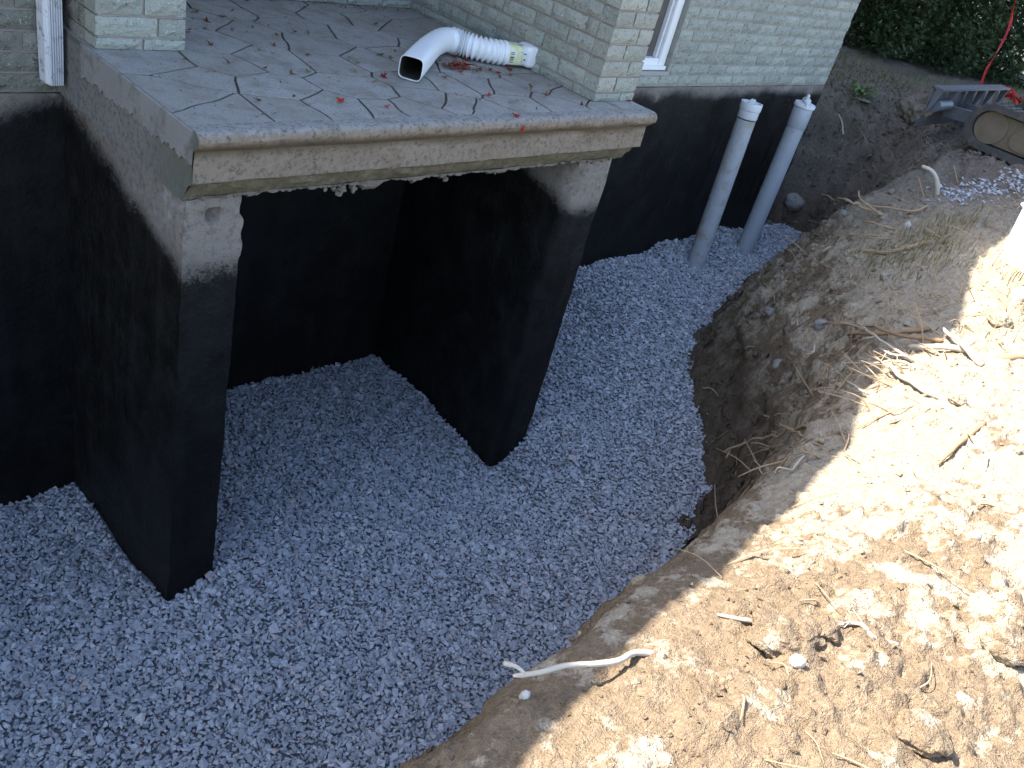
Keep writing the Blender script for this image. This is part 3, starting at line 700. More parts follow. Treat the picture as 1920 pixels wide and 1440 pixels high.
# split-face bricks: a few rough face shapes shared by all bricks
BL, BH, PITCH = 0.224, 0.0665, 0.0765
def brick_mesh(length, height, seed, depth=0.09, nx=6, nz=3):
    bm = bmesh.new(); rnd = random.Random(seed)
    g = []
    for i in range(nx + 1):
        row = []
        for k in range(nz + 1):
            edge = i in (0, nx) or k in (0, nz)
            out = rnd.uniform(-0.002, 0.0035) if edge else rnd.uniform(0.003, 0.012)
            jx = 0 if i in (0, nx) else rnd.uniform(-.006, .006)
            jz = rnd.uniform(-.0012, .0012) if k in (0, nz) else rnd.uniform(-.005, .005)
            row.append(bm.verts.new(((i / nx - .5) * length + jx, -out, (k / nz - .5) * height + jz)))
        g.append(row)
    for i in range(nx):
        for k in range(nz):
            bm.faces.new((g[i][k], g[i + 1][k], g[i + 1][k + 1], g[i][k + 1]))
    b = [bm.verts.new((sx * length / 2, depth, sz * height / 2)) for sx, sz in ((-1, -1), (1, -1), (1, 1), (-1, 1))]
    bm.faces.new([g[i][0] for i in range(nx, -1, -1)] + [b[0], b[1]])
    bm.faces.new([g[i][nz] for i in range(nx + 1)] + [b[2], b[3]])
    bm.faces.new([g[0][k] for k in range(nz + 1)] + [b[3], b[0]])
    bm.faces.new([g[nx][k] for k in range(nz, -1, -1)] + [b[1], b[2]])
    bm.faces.new((b[0], b[3], b[2], b[1]))
    bmesh.ops.recalc_face_normals(bm, faces=bm.faces)
    me = bpy.data.meshes.new('brick'); bm.to_mesh(me); bm.free()
    return me
_bm_cache = {}
def brick(length, height, mat, wall, loc, rotz):
    var = random.randrange(5)
    key = (round(length, 3), round(height, 3), var, mat.name)
    if key not in _bm_cache:
        me = brick_mesh(length, height, hash(key[:3]) & 0xffff, nx=max(2, int(round(length / 0.037))), nz=3 if height > .05 else 2)
        me.materials.append(mat); _bm_cache[key] = me
    o = bpy.data.objects.new('brick', _bm_cache[key])
    o.parent = wall; o.location = Vector(loc) - Vector(house.location) - wall.location
    o.rotation_euler = (rad(random.uniform(-.5, .5)), rad(random.uniform(-.35, .35)), rotz)
    COL.objects.link(o)

Z0 = -0.262
def course_rows(z_lo, z_hi):
    k = int(math.floor((z_lo - Z0) / PITCH + 1e-6)); out = []
    while Z0 + k * PITCH < z_hi - 0.012:
        a = Z0 + k * PITCH + 0.005; b = a + BH
        a2, b2 = max(a, z_lo + 0.002), min(b, z_hi)
        if b2 - a2 > 0.015: out.append((k, a2, b2))
        k += 1
    return out
def lay(wall, mat, axis, fixed, a0, a1, z_lo, z_hi, rotz, hole=None, off=0.0, quoin=False):
    """bricks of one wall face; axis 0: along x at y=fixed, axis 1: along y at x=fixed"""
    P = BL + 0.010
    for k, za, zb in course_rows(z_lo, z_hi):
        a = a0 - (P * (((k * 0.5) + off + 0.07 * math.sin(k * 2.3)) % 1.0))
        while a < a1 - 0.02:
            s, e = max(a, a0), min(a + BL, a1)
            a += P
            segs = [(s, e)]
            if hole and zb > hole[2] + .01 and za < hole[3] - .01:
                segs = []
                if s < hole[0]: segs.append((s, min(e, hole[0])))
                if e > hole[1]: segs.append((max(s, hole[1]), e))
            for s1, e1 in segs:
                if e1 - s1 < 0.03: continue
                c = (s1 + e1) / 2
                loc = (c, fixed, (za + zb) / 2) if axis == 0 else (fixed, c, (za + zb) / 2)
                brick(e1 - s1, zb - za, mat, wall, loc, rotz)

HOLE = (3.05, 4.0, -0.186, 1.1)
def wallbox(name, boxes, mat):
    bm = bmesh.new()
    for lo, hi in boxes: add_box(bm, lo, hi)
    return hput(name, bm, mat)
# right front wall, with the window opening
w_r = wallbox('brick_wall', [((2.42, 1.064, -0.262), (HOLE[0], 1.3, 2.35)), ((HOLE[0], 1.064, -0.262), (HOLE[1], 1.3, HOLE[2] - .005)), ((HOLE[1], 1.064, -0.262), (6.412, 1.3, 2.35)), ((HOLE[0], 1.068, HOLE[3]), (HOLE[1], 1.3, 2.35))], MORTAR_PALE)
lay(w_r, BRICK, 0, 1.062, 3.3, 6.42, -0.262, 0.66, 0.0, HOLE, 0.30)
# left front wall behind the downspout
w_l = wallbox('brick_wall', [((-5.0, 1.068, -0.262), (0.02, 1.3, 2.35))], MORTAR)
lay(w_l, BRICK_MOSSY, 0, 1.062, -0.95, 0.0, -0.262, 0.20, 0.0, None, 0.55)
# wall beside the porch with its end pier, low in front of the eaves
w_s = wallbox('brick_wall', [((2.122, 0.163, 0.002), (2.415, 1.06, 1.05)), ((2.122, 1.06, 0.002), (2.415, 1.66, 2.35))], MORTAR)
lay(w_s, BRICK, 1, 2.116, 0.25, 1.6, 0.0, 0.60, -math.pi / 2, None, 0.2)
for k, za, zb in course_rows(0.0, 0.66):
    alt = k % 2
    segs = [(2.114, 2.306 if alt else 2.24), (2.316 if alt else 2.25, 2.42)]
    for s1, e1 in segs: brick(e1 - s1, zb - za, BRICK, w_s, ((s1 + e1) / 2, 0.156, (za + zb) / 2), 0.0)
# back wall of the porch
w_b = wallbox('brick_wall', [((0.02, 1.608, 0.002), (2.122, 1.8, 2.35))], MORTAR)
lay(w_b, BRICK, 0, 1.602, 0.5, 2.11, 0.0, 0.2, 0.0, None, 0.4)
# brick pier at the other end of the porch
w_c = wallbox('brick_wall', [((0.028, 0.778, -0.10), (0.345, 1.6, 0.9))], MORTAR)
for k, za, zb in course_rows(0.0, 0.36):
    alt = k % 2
    for s1, e1 in ([(0.018, 0.185), (0.195, 0.352)] if alt else [(0.018, 0.24), (0.25, 0.352)]):
        brick(e1 - s1, zb - za, BRICK, w_c, ((s1 + e1) / 2, 0.772, (za + zb) / 2), 0.0)
lay(w_c, BRICK_MOSSY, 1, 0.022, 0.862, 1.058, -0.11, 0.36, -math.pi / 2, None, 0.7)
brick(0.2, 0.0665, BRICK_MOSSY, w_c, (0.0115, 0.93, -0.0715 + 0.0), -math.pi / 2)

# upper walls and roof: out of the picture, they throw the shadow over the pit
UPPER = M('far_brick_courses', 0.9, 0.25)
br = UPPER.n('ShaderNodeTexBrick'); br.inputs['Scale'].default_value = 1.0
br.inputs['Brick Width'].default_value = 0.234; br.inputs['Row Height'].default_value = 0.0765; br.inputs['Mortar Size'].default_value = 0.008
br.inputs['Color1'].default_value = (0.42, 0.425, 0.36, 1); br.inputs['Color2'].default_value = (0.36, 0.38, 0.32, 1); br.inputs['Mortar'].default_value = (0.3, 0.27, 0.24, 1)
cmb = UPPER.n('ShaderNodeCombineXYZ'); sp_ = UPPER.sep(); UPPER.l(UPPER.math('ADD', sp_[0], sp_[1]), cmb.inputs[0]); UPPER.l(sp_[2], cmb.inputs[1]); UPPER.l(cmb.outputs[0], br.inputs['Vector'])
UPPER.color(br.outputs['Color'])
bm = bmesh.new()
add_box(bm, (6.12, 1.31, -0.26), (6.415, 9.0, 2.35)); add_box(bm, (-5.0, 8.7, -0.26), (6.1, 9.0, 2.35))
add_box(bm, (4.02, 1.048, 0.72), (6.418, 1.066, 2.35)); add_box(bm, (2.43, 1.048, 0.72), (3.04, 1.066, 2.35)); add_box(bm, (-5.0, 1.048, 0.28), (0.0, 1.066, 2.35)); add_box(bm, (0.36, 1.59, 0.3), (2.1, 1.606, 2.35))
hput('upper_wall', bm, UPPER.m)
SHADOW_EAVE = [(-9.0, -0.40), (-2.0, 0.23), (-0.5, 0.44), (0.25, 0.57), (0.8, 0.80), (1.15, 0.85), (1.35, 0.66), (1.7, 0.60), (2.5, 0.82), (2.95, 0.91), (4.2, 0.93), (6.85, 0.94)]  # unseen eave line, bent to lay the shadow edge where wanted
bm = bmesh.new()
ridge_y, ridge_z = 5.0, 5.9  # unseen ridge, raised so its shade covers the hedge foot
lowf = [bm.verts.new((x, y, 2.35)) for x, y in SHADOW_EAVE]; topf = [bm.verts.new((x, y, 2.45)) for x, y in SHADOW_EAVE]
rb = [bm.verts.new((-9.0, 9.3, 2.35)), bm.verts.new((6.85, 9.3, 2.35))]; rt = [bm.verts.new((-9.0, 9.3, 2.45)), bm.verts.new((6.85, 9.3, 2.45))]
rg_ = [bm.verts.new((-9.0, ridge_y, ridge_z)), bm.verts.new((6.85, ridge_y, ridge_z))]
for a, b, c, d in zip(lowf, lowf[1:], topf, topf[1:]): bm.faces.new((a, b, d, c))
bm.faces.new(lowf + [rb[1], rb[0]])
bm.faces.new(topf + [rg_[1], rg_[0]]); bm.faces.new((topf[-1], rt[1], rg_[1])); bm.faces.new((rt[1], rt[0], rg_[0], rg_[1])); bm.faces.new((topf[0], rg_[0], rt[0]))
bm.faces.new((lowf[-1], rb[1], rt[1], topf[-1])); bm.faces.new((rb[1], rb[0], rt[0], rt[1])); bm.faces.new((rb[0], lowf[0], topf[0], rt[0]))
bmesh.ops.triangulate(bm, faces=bm.faces); bmesh.ops.recalc_face_normals(bm, faces=bm.faces)
hput('roof', bm, mat_simple('asphalt_shingle', (0.05, 0.05, 0.05), (0.09, 0.085, 0.08), 30, 0.95, 0.2, 0.6, 80))

# window
win = hput('window', rough_box('window', (HOLE[0], 1.06, -0.186), (HOLE[1] + .0, 1.2, -0.160), 0.08, 0.002, 12, 4), mat_simple('concrete_sill', (0.33, 0.31, 0.29), (0.42, 0.4, 0.38), 20, 0.9, 0.2, 0.5))
win['label'] = 'white framed window with a rough concrete sill'
bm = bmesh.new()
fy0, fy1 = 1.10, 1.19
add_box(bm, (HOLE[1] - 0.085, fy0, -0.155), (HOLE[1] - 0.006, fy1, 1.09), .004)
add_box(bm, (HOLE[0], fy0 + .001, -0.155), (HOLE[1] - 0.086, fy1, -0.085), .004)
add_box(bm, (HOLE[0], fy0 - .022, -0.1545), (HOLE[1] - 0.01, fy0 - .001, -0.128), .003)
add_box(bm, (HOLE[1] - 0.105, fy0 + .022, -0.084), (HOLE[1] - 0.087, fy1, 1.09), .003)
add_box(bm, (HOLE[0], fy0, -0.084), (HOLE[0] + .07, fy1, 1.09), .004)
hput('frame', bm, WHITE_VINYL, win, (0, 0, 0))
GLASS = M('window_glass', 0.08, 0.5); GLASS.color(GLASS.mix(GLASS.noise(1.5), (0.075, 0.068, 0.06), (0.12, 0.11, 0.1)))
hput('pane', (lambda b: (add_box(b, (HOLE[0] + .07, 1.15, -0.085), (HOLE[1] - .1, 1.156, 1.09)), b)[1])(bmesh.new()), GLASS.m, win, (0, 0, 0))

# ------------------------------------------------------------------ porch
porch = thing('porch', 'concrete porch with flagstone pattern top carried on two black coated walls', 'porch', (1.2, 0.0, -2.2))
PL = -Vector(porch.location)
def pput(name, me, mats, parent=None):
    o = put(name, me, mats, parent or porch)
    if parent is None: o.location = PL
    return o
PROF = [(1.64, -0.009), (0.056, -0.009), (0.055, 0.0), (0.004, 0.0), (-0.012, -0.005), (-0.023, -0.016), (-0.026, -0.030), (-0.022, -0.045), (-0.008, -0.060), (0.004, -0.073), (0.006, -0.11), (0.004, -0.15), (0.001, -0.178), (0.012, -0.188), (0.028, -0.193), (0.034, -0.215), (0.05, -0.235), (0.07, -0.262), (1.64, -0.262)]
bm = bmesh.new()
xs = np.linspace(0, 2.42, 130); rings = []
for x in xs:
    e = max(0.0, (x - 2.36) / 0.06)
    ring = []
    for j, (y, z) in enumerate(PROF):
        dy = dz = 0.0
        if 2 < j < 18:
            dy = 0.0035 * float(fbm(np.array(x * 7.), np.array(y * 20.), np.array(z * 30.), 4, 3)); dz = 0.0025 * float(fbm(np.array(x * 9.), np.array(z * 20.), np.array(2.), 14, 3))
        if j >= 13 and j < 18: dz += 0.006 * float(fbm(np.array(x * 22.), np.array(j * 1.), np.array(0.), 24, 3)); dy += 0.03 * e
        if j == 3: dz = min(dz, 0)
        xx = x - (0.028 if 9 <= j < 13 else (0.055 if j >= 13 else 0.0)) * (e if j >= 9 else 0)
        ring.append(bm.verts.new((xx, y + dy, z + dz)))
    rings.append(ring)
for A, B in zip(rings, rings[1:]):
    for j in range(len(PROF)):
        j2 = (j + 1) % len(PROF); bm.faces.new((A[j], A[j2], B[j2], B[j]))
bm.faces.new(rings[0][::-1]); bm.faces.new(rings[-1])
bmesh.ops.triangulate(bm, faces=[f for f in bm.faces if len(f.verts) > 4])
bmesh.ops.recalc_face_normals(bm, faces=bm.faces)
sm = bpy.data.meshes.new('slab'); bm.to_mesh(sm); bm.free(); shade(sm, rad(35))
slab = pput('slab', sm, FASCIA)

# flagstones: cells round the measured centres, clipped to the slab, joints left open
def clip_poly(poly, px, py, nx, ny):
    out = []
    for (x1, y1, t1), (x2, y2, t2) in zip(poly, poly[1:] + poly[:1]):
        d1 = (x1 - px) * nx + (y1 - py) * ny; d2 = (x2 - px) * nx + (y2 - py) * ny
        if d1 <= 0: out.append((x1, y1, t1))
        if (d1 < 0 < d2) or (d2 < 0 < d1):
            t = d1 / (d1 - d2); xi, yi = x1 + t * (x2 - x1), y1 + t * (y2 - y1)
            out.append((xi, yi, 'j' if d1 < 0 else t1))
    return out
seeds = [tuple(s) for s in SEEDS] + [(2.28, 0.09), (1.95, 0.68), (1.9, 0.95), (1.66, 0.62), (1.45, 0.75), (1.66, 0.86), (2.0, 1.3), (1.95, 1.52), (0.6, 1.2), (0.45, 1.45), (0.2, 0.66), (0.55, 1.5), (1.55, 1.55)]
for i, (sx, sy) in enumerate(seeds):
    poly = [(0.003, 0.0555, 'b'), (2.415, 0.0555, 'b'), (2.415, 1.606, 'b'), (0.003, 1.606, 'b')]
    for j, (ox, oy) in enumerate(seeds):
        if i == j: continue
        dx, dy = ox - sx, oy - sy; L = math.hypot(dx, dy)
        g = 0.0044
        poly = clip_poly(poly, (sx + ox) / 2 - dx / L * g, (sy + oy) / 2 - dy / L * g, dx / L, dy / L)
        if len(poly) < 3: break
    if len(poly) < 3: continue
    # wobble the joint lines
    pts = []
    for (x1, y1, _), (x2, y2, _) in zip(poly, poly[1:] + poly[:1]):
        L = math.hypot(x2 - x1, y2 - y1); n = max(1, int(L / 0.045))
        inner = 0.06 < (x1 + x2) / 2 < 2.4 and (y1 + y2) / 2 > 0.06
        for k in range(n):
            t = k / n; x, y = x1 + (x2 - x1) * t, y1 + (y2 - y1) * t
            if inner and x > .01 and x < 2.4 and y > .06 and y < 1.6:
                x += 0.012 * float(vnoise(x * 9, y * 9, 0, 70)) ; y += 0.012 * float(vnoise(x * 9, y * 9, 5, 71))
            if not pts or math.hypot(pts[-1][0] - x, pts[-1][1] - y) > 0.006: pts.append((x, y))
    bm = bmesh.new()
    h = random.uniform(-0.0012, 0.0008)
    top = [bm.verts.new((x, y, h)) for x, y in pts]
    cx0 = sum(p[0] for p in pts) / len(pts); cy0 = sum(p[1] for p in pts) / len(pts)
    f = bm.faces.new(top); f.normal_update()
    if f.normal.z < 0: f.normal_flip()
    ret = bmesh.ops.extrude_face_region(bm, geom=[f])
    nv = [v for v in ret['geom'] if isinstance(v, bmesh.types.BMVert)]
    for v in nv: v.co.z = h
    for v in top: v.co.z = -0.0105
    for v in nv:
        d = Vector((cx0 - v.co.x, cy0 - v.co.y, 0))
        if v.co.x > .01 and v.co.x < 2.41 and v.co.y > .06: v.co += d.normalized() * 0.0016
    bmesh.ops.delete(bm, geom=[q for q in bm.faces if all(abs(v.co.z + 0.0105) < 1e-5 for v in q.verts)], context='FACES_ONLY')
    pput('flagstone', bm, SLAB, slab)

# carrying walls
def lpier_line(m, p):
    return m.math('ADD', m.mapr(p[1], 0.10, 1.06, -0.53, -0.27, False), 0.0)
def rpier_line(m, p):
    return m.mapr(p[1], 0.05, 0.8, -0.52, -0.30, False)
PIER_L = mat_tarred('coated_porch_wall', lpier_line, 0.055, 0.12)
PIER_R = mat_tarred('coated_porch_wall_inner', rpier_line, 0.045, 0.1)
def chip_r(co):
    # broken arris near the top of the wall end
    z = co[:, 2]; near = np.clip(1 - np.abs(z + 0.40) / 0.18, 0, 1) * np.clip(1 - (co[:, 0] - 2.03) / 0.07, 0, 1) * np.clip(1 - (co[:, 1] - 0.06) / 0.09, 0, 1)
    d = near * (0.6 + 0.4 * vnoise(co[:, 0] * 40, co[:, 1] * 40, co[:, 2] * 40, 5))
    co[:, 0] += 0.05 * d; co[:, 1] += 0.05 * d
    rnd_ = np.clip(1 - (co[:, 0] - 2.03) / 0.05, 0, 1) * np.clip(1 - (co[:, 1] - 0.06) / 0.05, 0, 1) * (z < -0.5)
    co[:, 1] += 0.02 * rnd_; co[:, 0] += 0.015 * rnd_
    return co
def chip_l(co):
    # hole left by a form tie, and a ragged inner edge
    d = np.hypot(co[:, 0] - 0.112, (co[:, 2] + 0.335) * 0.8)
    front = co[:, 1] < 0.075
    co[:, 1] += np.where(front, 0.06 * np.clip(1 - d / 0.026, 0, 1) ** 0.5, 0)
    e = front & (co[:, 0] > 0.19) & (co[:, 2] > -0.5)
    co[:, 0] += np.where(e, 0.012 * vnoise(co[:, 0], co[:, 1], co[:, 2] * 22, 8), 0)
    return co
wl = pput('porch_wall', rough_box('porch_wall', (0.008, 0.06, -2.95), (0.222, 1.285, -0.258), 0.014, 0.0045, 8, 11, chip_l), PIER_L)
wl['label'] = 'near black coated wall under the porch with bare concrete top'
wr = pput('porch_wall', rough_box('porch_wall', (2.03, 0.06, -2.95), (2.275, 1.285, -0.258), 0.026, 0.006, 7, 12, chip_r), PIER_R)
wr['label'] = 'far black coated wall under the porch with a chipped corner'

# ragged mortar hanging below the edge, and the parging skim on the slab end
bm = bmesh.new()
xs = np.linspace(0.02, 2.25, 420)
rows = []
for x in xs:
    drop = 0.012 + 0.010 * float(fbm(np.array(x * 30.), np.array(1.), np.array(0.), 5, 4, 0.7)) + 0.02 * max(0.0, float(vnoise(x * 9., 3., 0., 6))) ** 2 * (1.5 if .25 < x < 1.1 else .5)
    y0 = 0.058 + 0.008 * float(vnoise(x * 15., 0., 0., 9))
    zz = -0.252
    rows.append([bm.verts.new((x, y0, zz)), bm.verts.new((x, y0 - .006, zz - drop * .6)), bm.verts.new((x, y0 + .01, zz - drop)), bm.verts.new((x, y0 + .05, zz - drop * .8)), bm.verts.new((x, y0 + .09, zz))])
for A, B in zip(rows, rows[1:]):
    for k in range(4): bm.faces.new((A[k], A[k + 1], B[k + 1], B[k]))
bm.faces.new(rows[0]); bm.faces.new(rows[-1][::-1])
bmesh.ops.recalc_face_normals(bm, faces=bm.faces)
CRUST = (mat_simple('crusty_mortar', (0.11, 0.085, 0.062), (0.27, 0.235, 0.2), 14, 0.95, 0.2, 0.9, 70, ((0.09, 0.07, 0.045), 22, 0.5, 0.85)))
pput('mortar_edge', bm, CRUST)
rn = random.Random(3)
for (x, s) in ((0.62, .016), (0.645, .012), (0.69, .014), (1.16, .011), (1.45, .007), (0.56, .009), (0.60, .01)):
    bm = bmesh.new(); bmesh.ops.create_icosphere(bm, subdivisions=3, radius=s)
    for v in bm.verts:
        v.co *= 1 + 0.8 * mnoise.noise(v.co * 70 + Vector((x * 50, 0, 0))); v.co.z *= 1.2
        v.co += Vector((x, 0.062, -0.268 - s * .7))
    pput('mortar_lump', bm, CRUST)
bm = bmesh.new(); ys = np.linspace(0.012, 0.845, 200); top, bot = [], []
for y in ys:
    zb = -0.115 - 0.006 * float(fbm(np.array(y * 50.), np.array(0.), np.array(0.), 15, 3)) * 1.8 + 0.02 * (0.6 - y) * .3
    top.append((y, -0.001)); bot.append((y, zb))
ra = [[bm.verts.new((0.001, y, z)) for y, z in row] for row in (top, bot)]
rb_ = [[bm.verts.new((-0.007, y, z - (0.0 if q else .004))) for y, z in row] for q, row in enumerate((top, bot))]
for i in range(len(ys) - 1):
    bm.faces.new((rb_[0][i], rb_[0][i + 1], rb_[1][i + 1], rb_[1][i])); bm.faces.new((rb_[1][i], rb_[1][i + 1], ra[1][i + 1], ra[1][i])); bm.faces.new((ra[0][i], ra[0][i + 1], rb_[0][i + 1], rb_[0][i]))
bm.faces.new((ra[0][0], rb_[0][0], rb_[1][0], ra[1][0])); bm.faces.new((ra[0][-1], ra[1][-1], rb_[1][-1], rb_[0][-1]))
bmesh.ops.recalc_face_normals(bm, faces=bm.faces)
pput('parging', bm, mat_simple('cement_skim', (0.2, 0.192, 0.178), (0.32, 0.305, 0.29), 5, 0.92, 0.2, 0.6, 60, ((0.12, 0.112, 0.088), 9, 0.5, 0.7)))

# ------------------------------------------------------------------ downspout on the wall
ds = thing('downspout', 'white ribbed downspout end on the mossy brick wall beside the porch', 'downspout', (-0.045, 1.0, -0.205))
bm = bmesh.new()
prof = [(-0.080, 1.048), (-0.078, 0.99), (-0.070, 0.978)]
for k in range(6):
    x0 = -0.066 + k * 0.0085
    prof += [(x0, 0.978), (x0 + .002, 0.9685), (x0 + .005, 0.9685), (x0 + .0068, 0.978)]
prof += [(-0.012, 0.984), (-0.010, 1.048)]
rows = []
for z, sc in ((-0.205, 0.93), (-0.19, 0.95), (-0.1, 0.985), (0.0, 1.0), (1.0, 1.0), (2.34, 1.0)):
    rows.append([bm.verts.new((-0.045 + (x + 0.045) * sc + 0.045, (y - 1.048) * sc + 0.048, z + 0.205)) for x, y in prof])
for A, B in zip(rows, rows[1:]):
    for j in range(len(prof)):
        j2 = (j + 1) % len(prof); bm.faces.new((A[j], A[j2], B[j2], B[j]))
bmesh.ops.recalc_face_normals(bm, faces=bm.faces)
put('pipe_body', bm, WHITE_METAL, ds)
box_obj('mounting_strap', (-0.045, -0.028, 0.42), (0.047, 0.047, 0.45), WHITE_METAL, ds, .002)

# ------------------------------------------------------------------ loose flexible downspout lying on the porch
fx = thing('flexible_downspout', 'white flexible corrugated downspout extension lying on the porch slab', 'downspout', (TUBE[5][0], TUBE[5][1], 0))
FL = Vector(fx.location)
path = [Vector(p) - FL for p in TUBE]
for p in path: p.z = 0.062
path[6].z = 0.068; path[7].z = 0.072; path[8].z = 0.068; path[9].z = 0.06; path[10].z = 0.054
cv = curve_pts(path, 200)
def part_sweep(name, i0, i1, rfun, sq, mat, seg=26, cap=False, thick=0.0):
    bm = bmesh.new(); pts = cv[i0:i1 + 1]; m = len(pts)
    rs = [rfun(k / (m - 1)) for k in range(m)]
    sqs = [tuple(sq(k / (m - 1))) for k in range(m)]
    sweep(bm, pts, rs, seg, sqs, cap)
    if thick:
        bmesh.ops.recalc_face_normals(bm, faces=bm.faces)
        bmesh.ops.solidify(bm, geom=bm.faces[:], thickness=thick)
    bmesh.ops.recalc_face_normals(bm, faces=bm.faces)
    me = bpy.data.meshes.new(name); bm.to_mesh(me); bm.free(); shade(me, rad(40))
    return put(name, me, mat, fx)
part_sweep('connector', 0, 48, lambda t: 0.054 + (0.004 if t < 0.08 else 0) - (0.004 if t > .5 else 0), lambda t: (1.0, 0.98, 6.0 if t < .55 else 3.2), FLEX_WHITE, 32, False, 0.003)
part_sweep('corrugated_section', 47, 122, lambda t: 0.045 + 0.014 * (0.5 + 0.5 * math.cos(t * 2 * math.pi * 12)) ** 1.2 + 0.004 * t, lambda t: (1, 1, 2.2), FLEX_WHITE)
part_sweep('spout', 121, 200, lambda t: 0.056 + 0.0016 * math.cos(t * 2 * math.pi * 16) * (1 - t), lambda t: (1 - .08 * t, 1 - .12 * t, 2.2 + 4.5 * max(0, t - .5)), FLEX_WHITE, 32, False, 0.0025)
part_sweep('mouth_shade_liner', 150, 199, lambda t: 0.0525, lambda t: (1 - .08 * (.4 + .6 * t), 1 - .12 * (.4 + .6 * t), 2.2 + 4.5 * max(0, .37 + .63 * t - .5)), MOUTH_SHADE, 32)  # added liner; shade inside the mouth put in as dark colour
# sticker with a barcode, wrapped round the plain end
STICK = M('yellow_label', 0.5, 0.4)
STICK.color(STICK.mix(STICK.ramp(STICK.noise(30, 4), [(0.45, 0.0), (0.6, 1.0)]), (0.66, 0.68, 0.34), (0.74, 0.74, 0.66)))
def wrap(i0, i1, a0, a1, r, na=10):
    bm = bmesh.new(); rows = []
    for i in np.linspace(i0, i1, 6):
        k = int(i); p = cv[k]; t = (cv[min(k + 1, 200)] - cv[max(k - 1, 0)]).normalized(); s = t.cross(Vector((0, 0, 1))).normalized(); u = s.cross(t)
        row = []
        for a in np.linspace(a0, a1, na):
            ca, sa = math.cos(a), math.sin(a); n = 3.6
            ca = math.copysign(abs(ca) ** (2 / n), ca); sa = math.copysign(abs(sa) ** (2 / n), sa) * .98
            row.append(bm.verts.new(p + s * ca * r + u * sa * r))
        rows.append(row)
    for A, B in zip(rows, rows[1:]):
        for j in range(na - 1): bm.faces.new((A[j], A[j + 1], B[j + 1], B[j]))
    return bm
tl = (cv[35] - cv[30]).normalized(); sv = tl.cross(Vector((0, 0, 1)))
front = math.pi if sv.dot(Vector((-0.6, -0.8, 0))) < 0 else 0.0
sgn = -1 if front > 1 else 1
stk = put('sticker', wrap(32, 47, front - sgn * .75, front + sgn * 1.75, 0.0525, 14), STICK.m, fx)
INK = mat_simple('label_ink', (0.10, 0.11, 0.2), None, 8, 0.6, 0.3)
bm = bmesh.new()
for k in range(7):
    b2 = wrap(41, 45.5, front + sgn * (-.38 + k * .085), front + sgn * (-.38 + k * .085 + (.04 if k % 3 else .06)), 0.0532, 2)
    me_ = bpy.data.meshes.new('t'); b2.to_mesh(me_); b2.free(); bm.from_mesh(me_); bpy.data.meshes.remove(me_)
bcd = put('barcode', bm, INK, stk)
bm = bmesh.new()
for k, (i0, i1, a) in enumerate(((29, 31, -.1), (29, 32, .1), (31, 36, 1.25), (30, 37, 1.4), (33, 34, .2), (32, 33, -.2))):
    b2 = wrap(i0, i1, front + sgn * a, front + sgn * (a + .07), 0.0532, 2)
    me_ = bpy.data.meshes.new('t'); b2.to_mesh(me_); b2.free(); bm.from_mesh(me_); bpy.data.meshes.remove(me_)
put('print_line', bm, INK, stk)

# ------------------------------------------------------------------ the two cleanout pipes
PVC = M('grey_pvc', 0.5, 0.4)
PVC.color(PVC.mix(PVC.ramp(PVC.noise(14, 6, 0.75), [(0.5, 0.0), (0.6, 0.75)]), PVC.mix(PVC.noise(3), (0.33, 0.35, 0.37), (0.4, 0.42, 0.44)), (0.3, 0.25, 0.18)))
PVC2 = M('clean_grey_pvc', 0.45, 0.4)
PVC2.color(PVC2.mix(PVC2.ramp(PVC2.noise(20, 5), [(0.62, 0.0), (0.72, 0.5)]), PVC2.mix(PVC2.noise(3), (0.3, 0.33, 0.36), (0.38, 0.4, 0.43)), (0.2, 0.2, 0.2)))
PVCW = mat_simple('white_pvc', (0.55, 0.56, 0.58), (0.64, 0.65, 0.67), 12, 0.5, 0.4, 0.0, 60, ((0.3, 0.28, 0.25), 30, 0.56, 0.6))
def lathe(bm, prof, seg=40):
    rows = [[bm.verts.new((r * math.cos(2 * math.pi * k / seg), r * math.sin(2 * math.pi * k / seg), z)) for k in range(seg)] for r, z in prof]
    for A, B in zip(rows, rows[1:]):
        for k in range(seg): bm.faces.new((A[k], A[(k + 1) % seg], B[(k + 1) % seg], B[k]))
    bm.faces.new(rows[0][::-1]); bm.faces.new(rows[-1])
def lathe_obj(name, prof, mat, parent, seg=40):
    bm = bmesh.new(); lathe(bm, prof, seg); bmesh.ops.recalc_face_normals(bm, faces=bm.faces)
    me = bpy.data.meshes.new(name); bm.to_mesh(me); bm.free(); shade(me, rad(35))
    return put(name, me, mat, parent)
p1 = thing('cleanout_pipe', 'dirty grey drain pipe with white collar and plug, nearer the porch', 'drain pipe', (4.895, 0.80, -1.62))
p1.rotation_euler = (rad(-2.3), rad(0.6), 0)
lathe_obj('pipe', [(0.074, -0.35), (0.074, 0.6), (0.0735, 1.18)], PVC.m, p1)
c1 = lathe_obj('collar', [(0.075, 1.19), (0.077, 1.194), (0.077, 1.25), (0.081, 1.254), (0.083, 1.266), (0.083, 1.298), (0.08, 1.308), (0.07, 1.308), (0.068, 1.298), (0.03, 1.298)], PVCW, p1)
for k in range(4):
    a = k * math.pi / 2 + .5
    bm = bmesh.new(); add_box(bm, (-0.012, -0.006, -0.012), (0.012, 0.006, 0.007), .003)
    o = put('lug', bm, PVCW, c1, (0.076 * math.cos(a), 0.076 * math.sin(a), 1.306)); o.rotation_euler = (0, 0, a + math.pi / 2)
bm = bmesh.new(); add_box(bm, (-0.036, -0.02, 0), (0.036, 0.02, 0.034), .006)
pg = put('plug', bm, PVCW, p1, (0, 0.0, 1.296)); pg.rotation_euler = (0, 0, .35)
p2 = thing('cleanout_pipe', 'clean grey drain pipe with white plug, next to the house corner', 'drain pipe', (5.657, 0.80, -1.62))
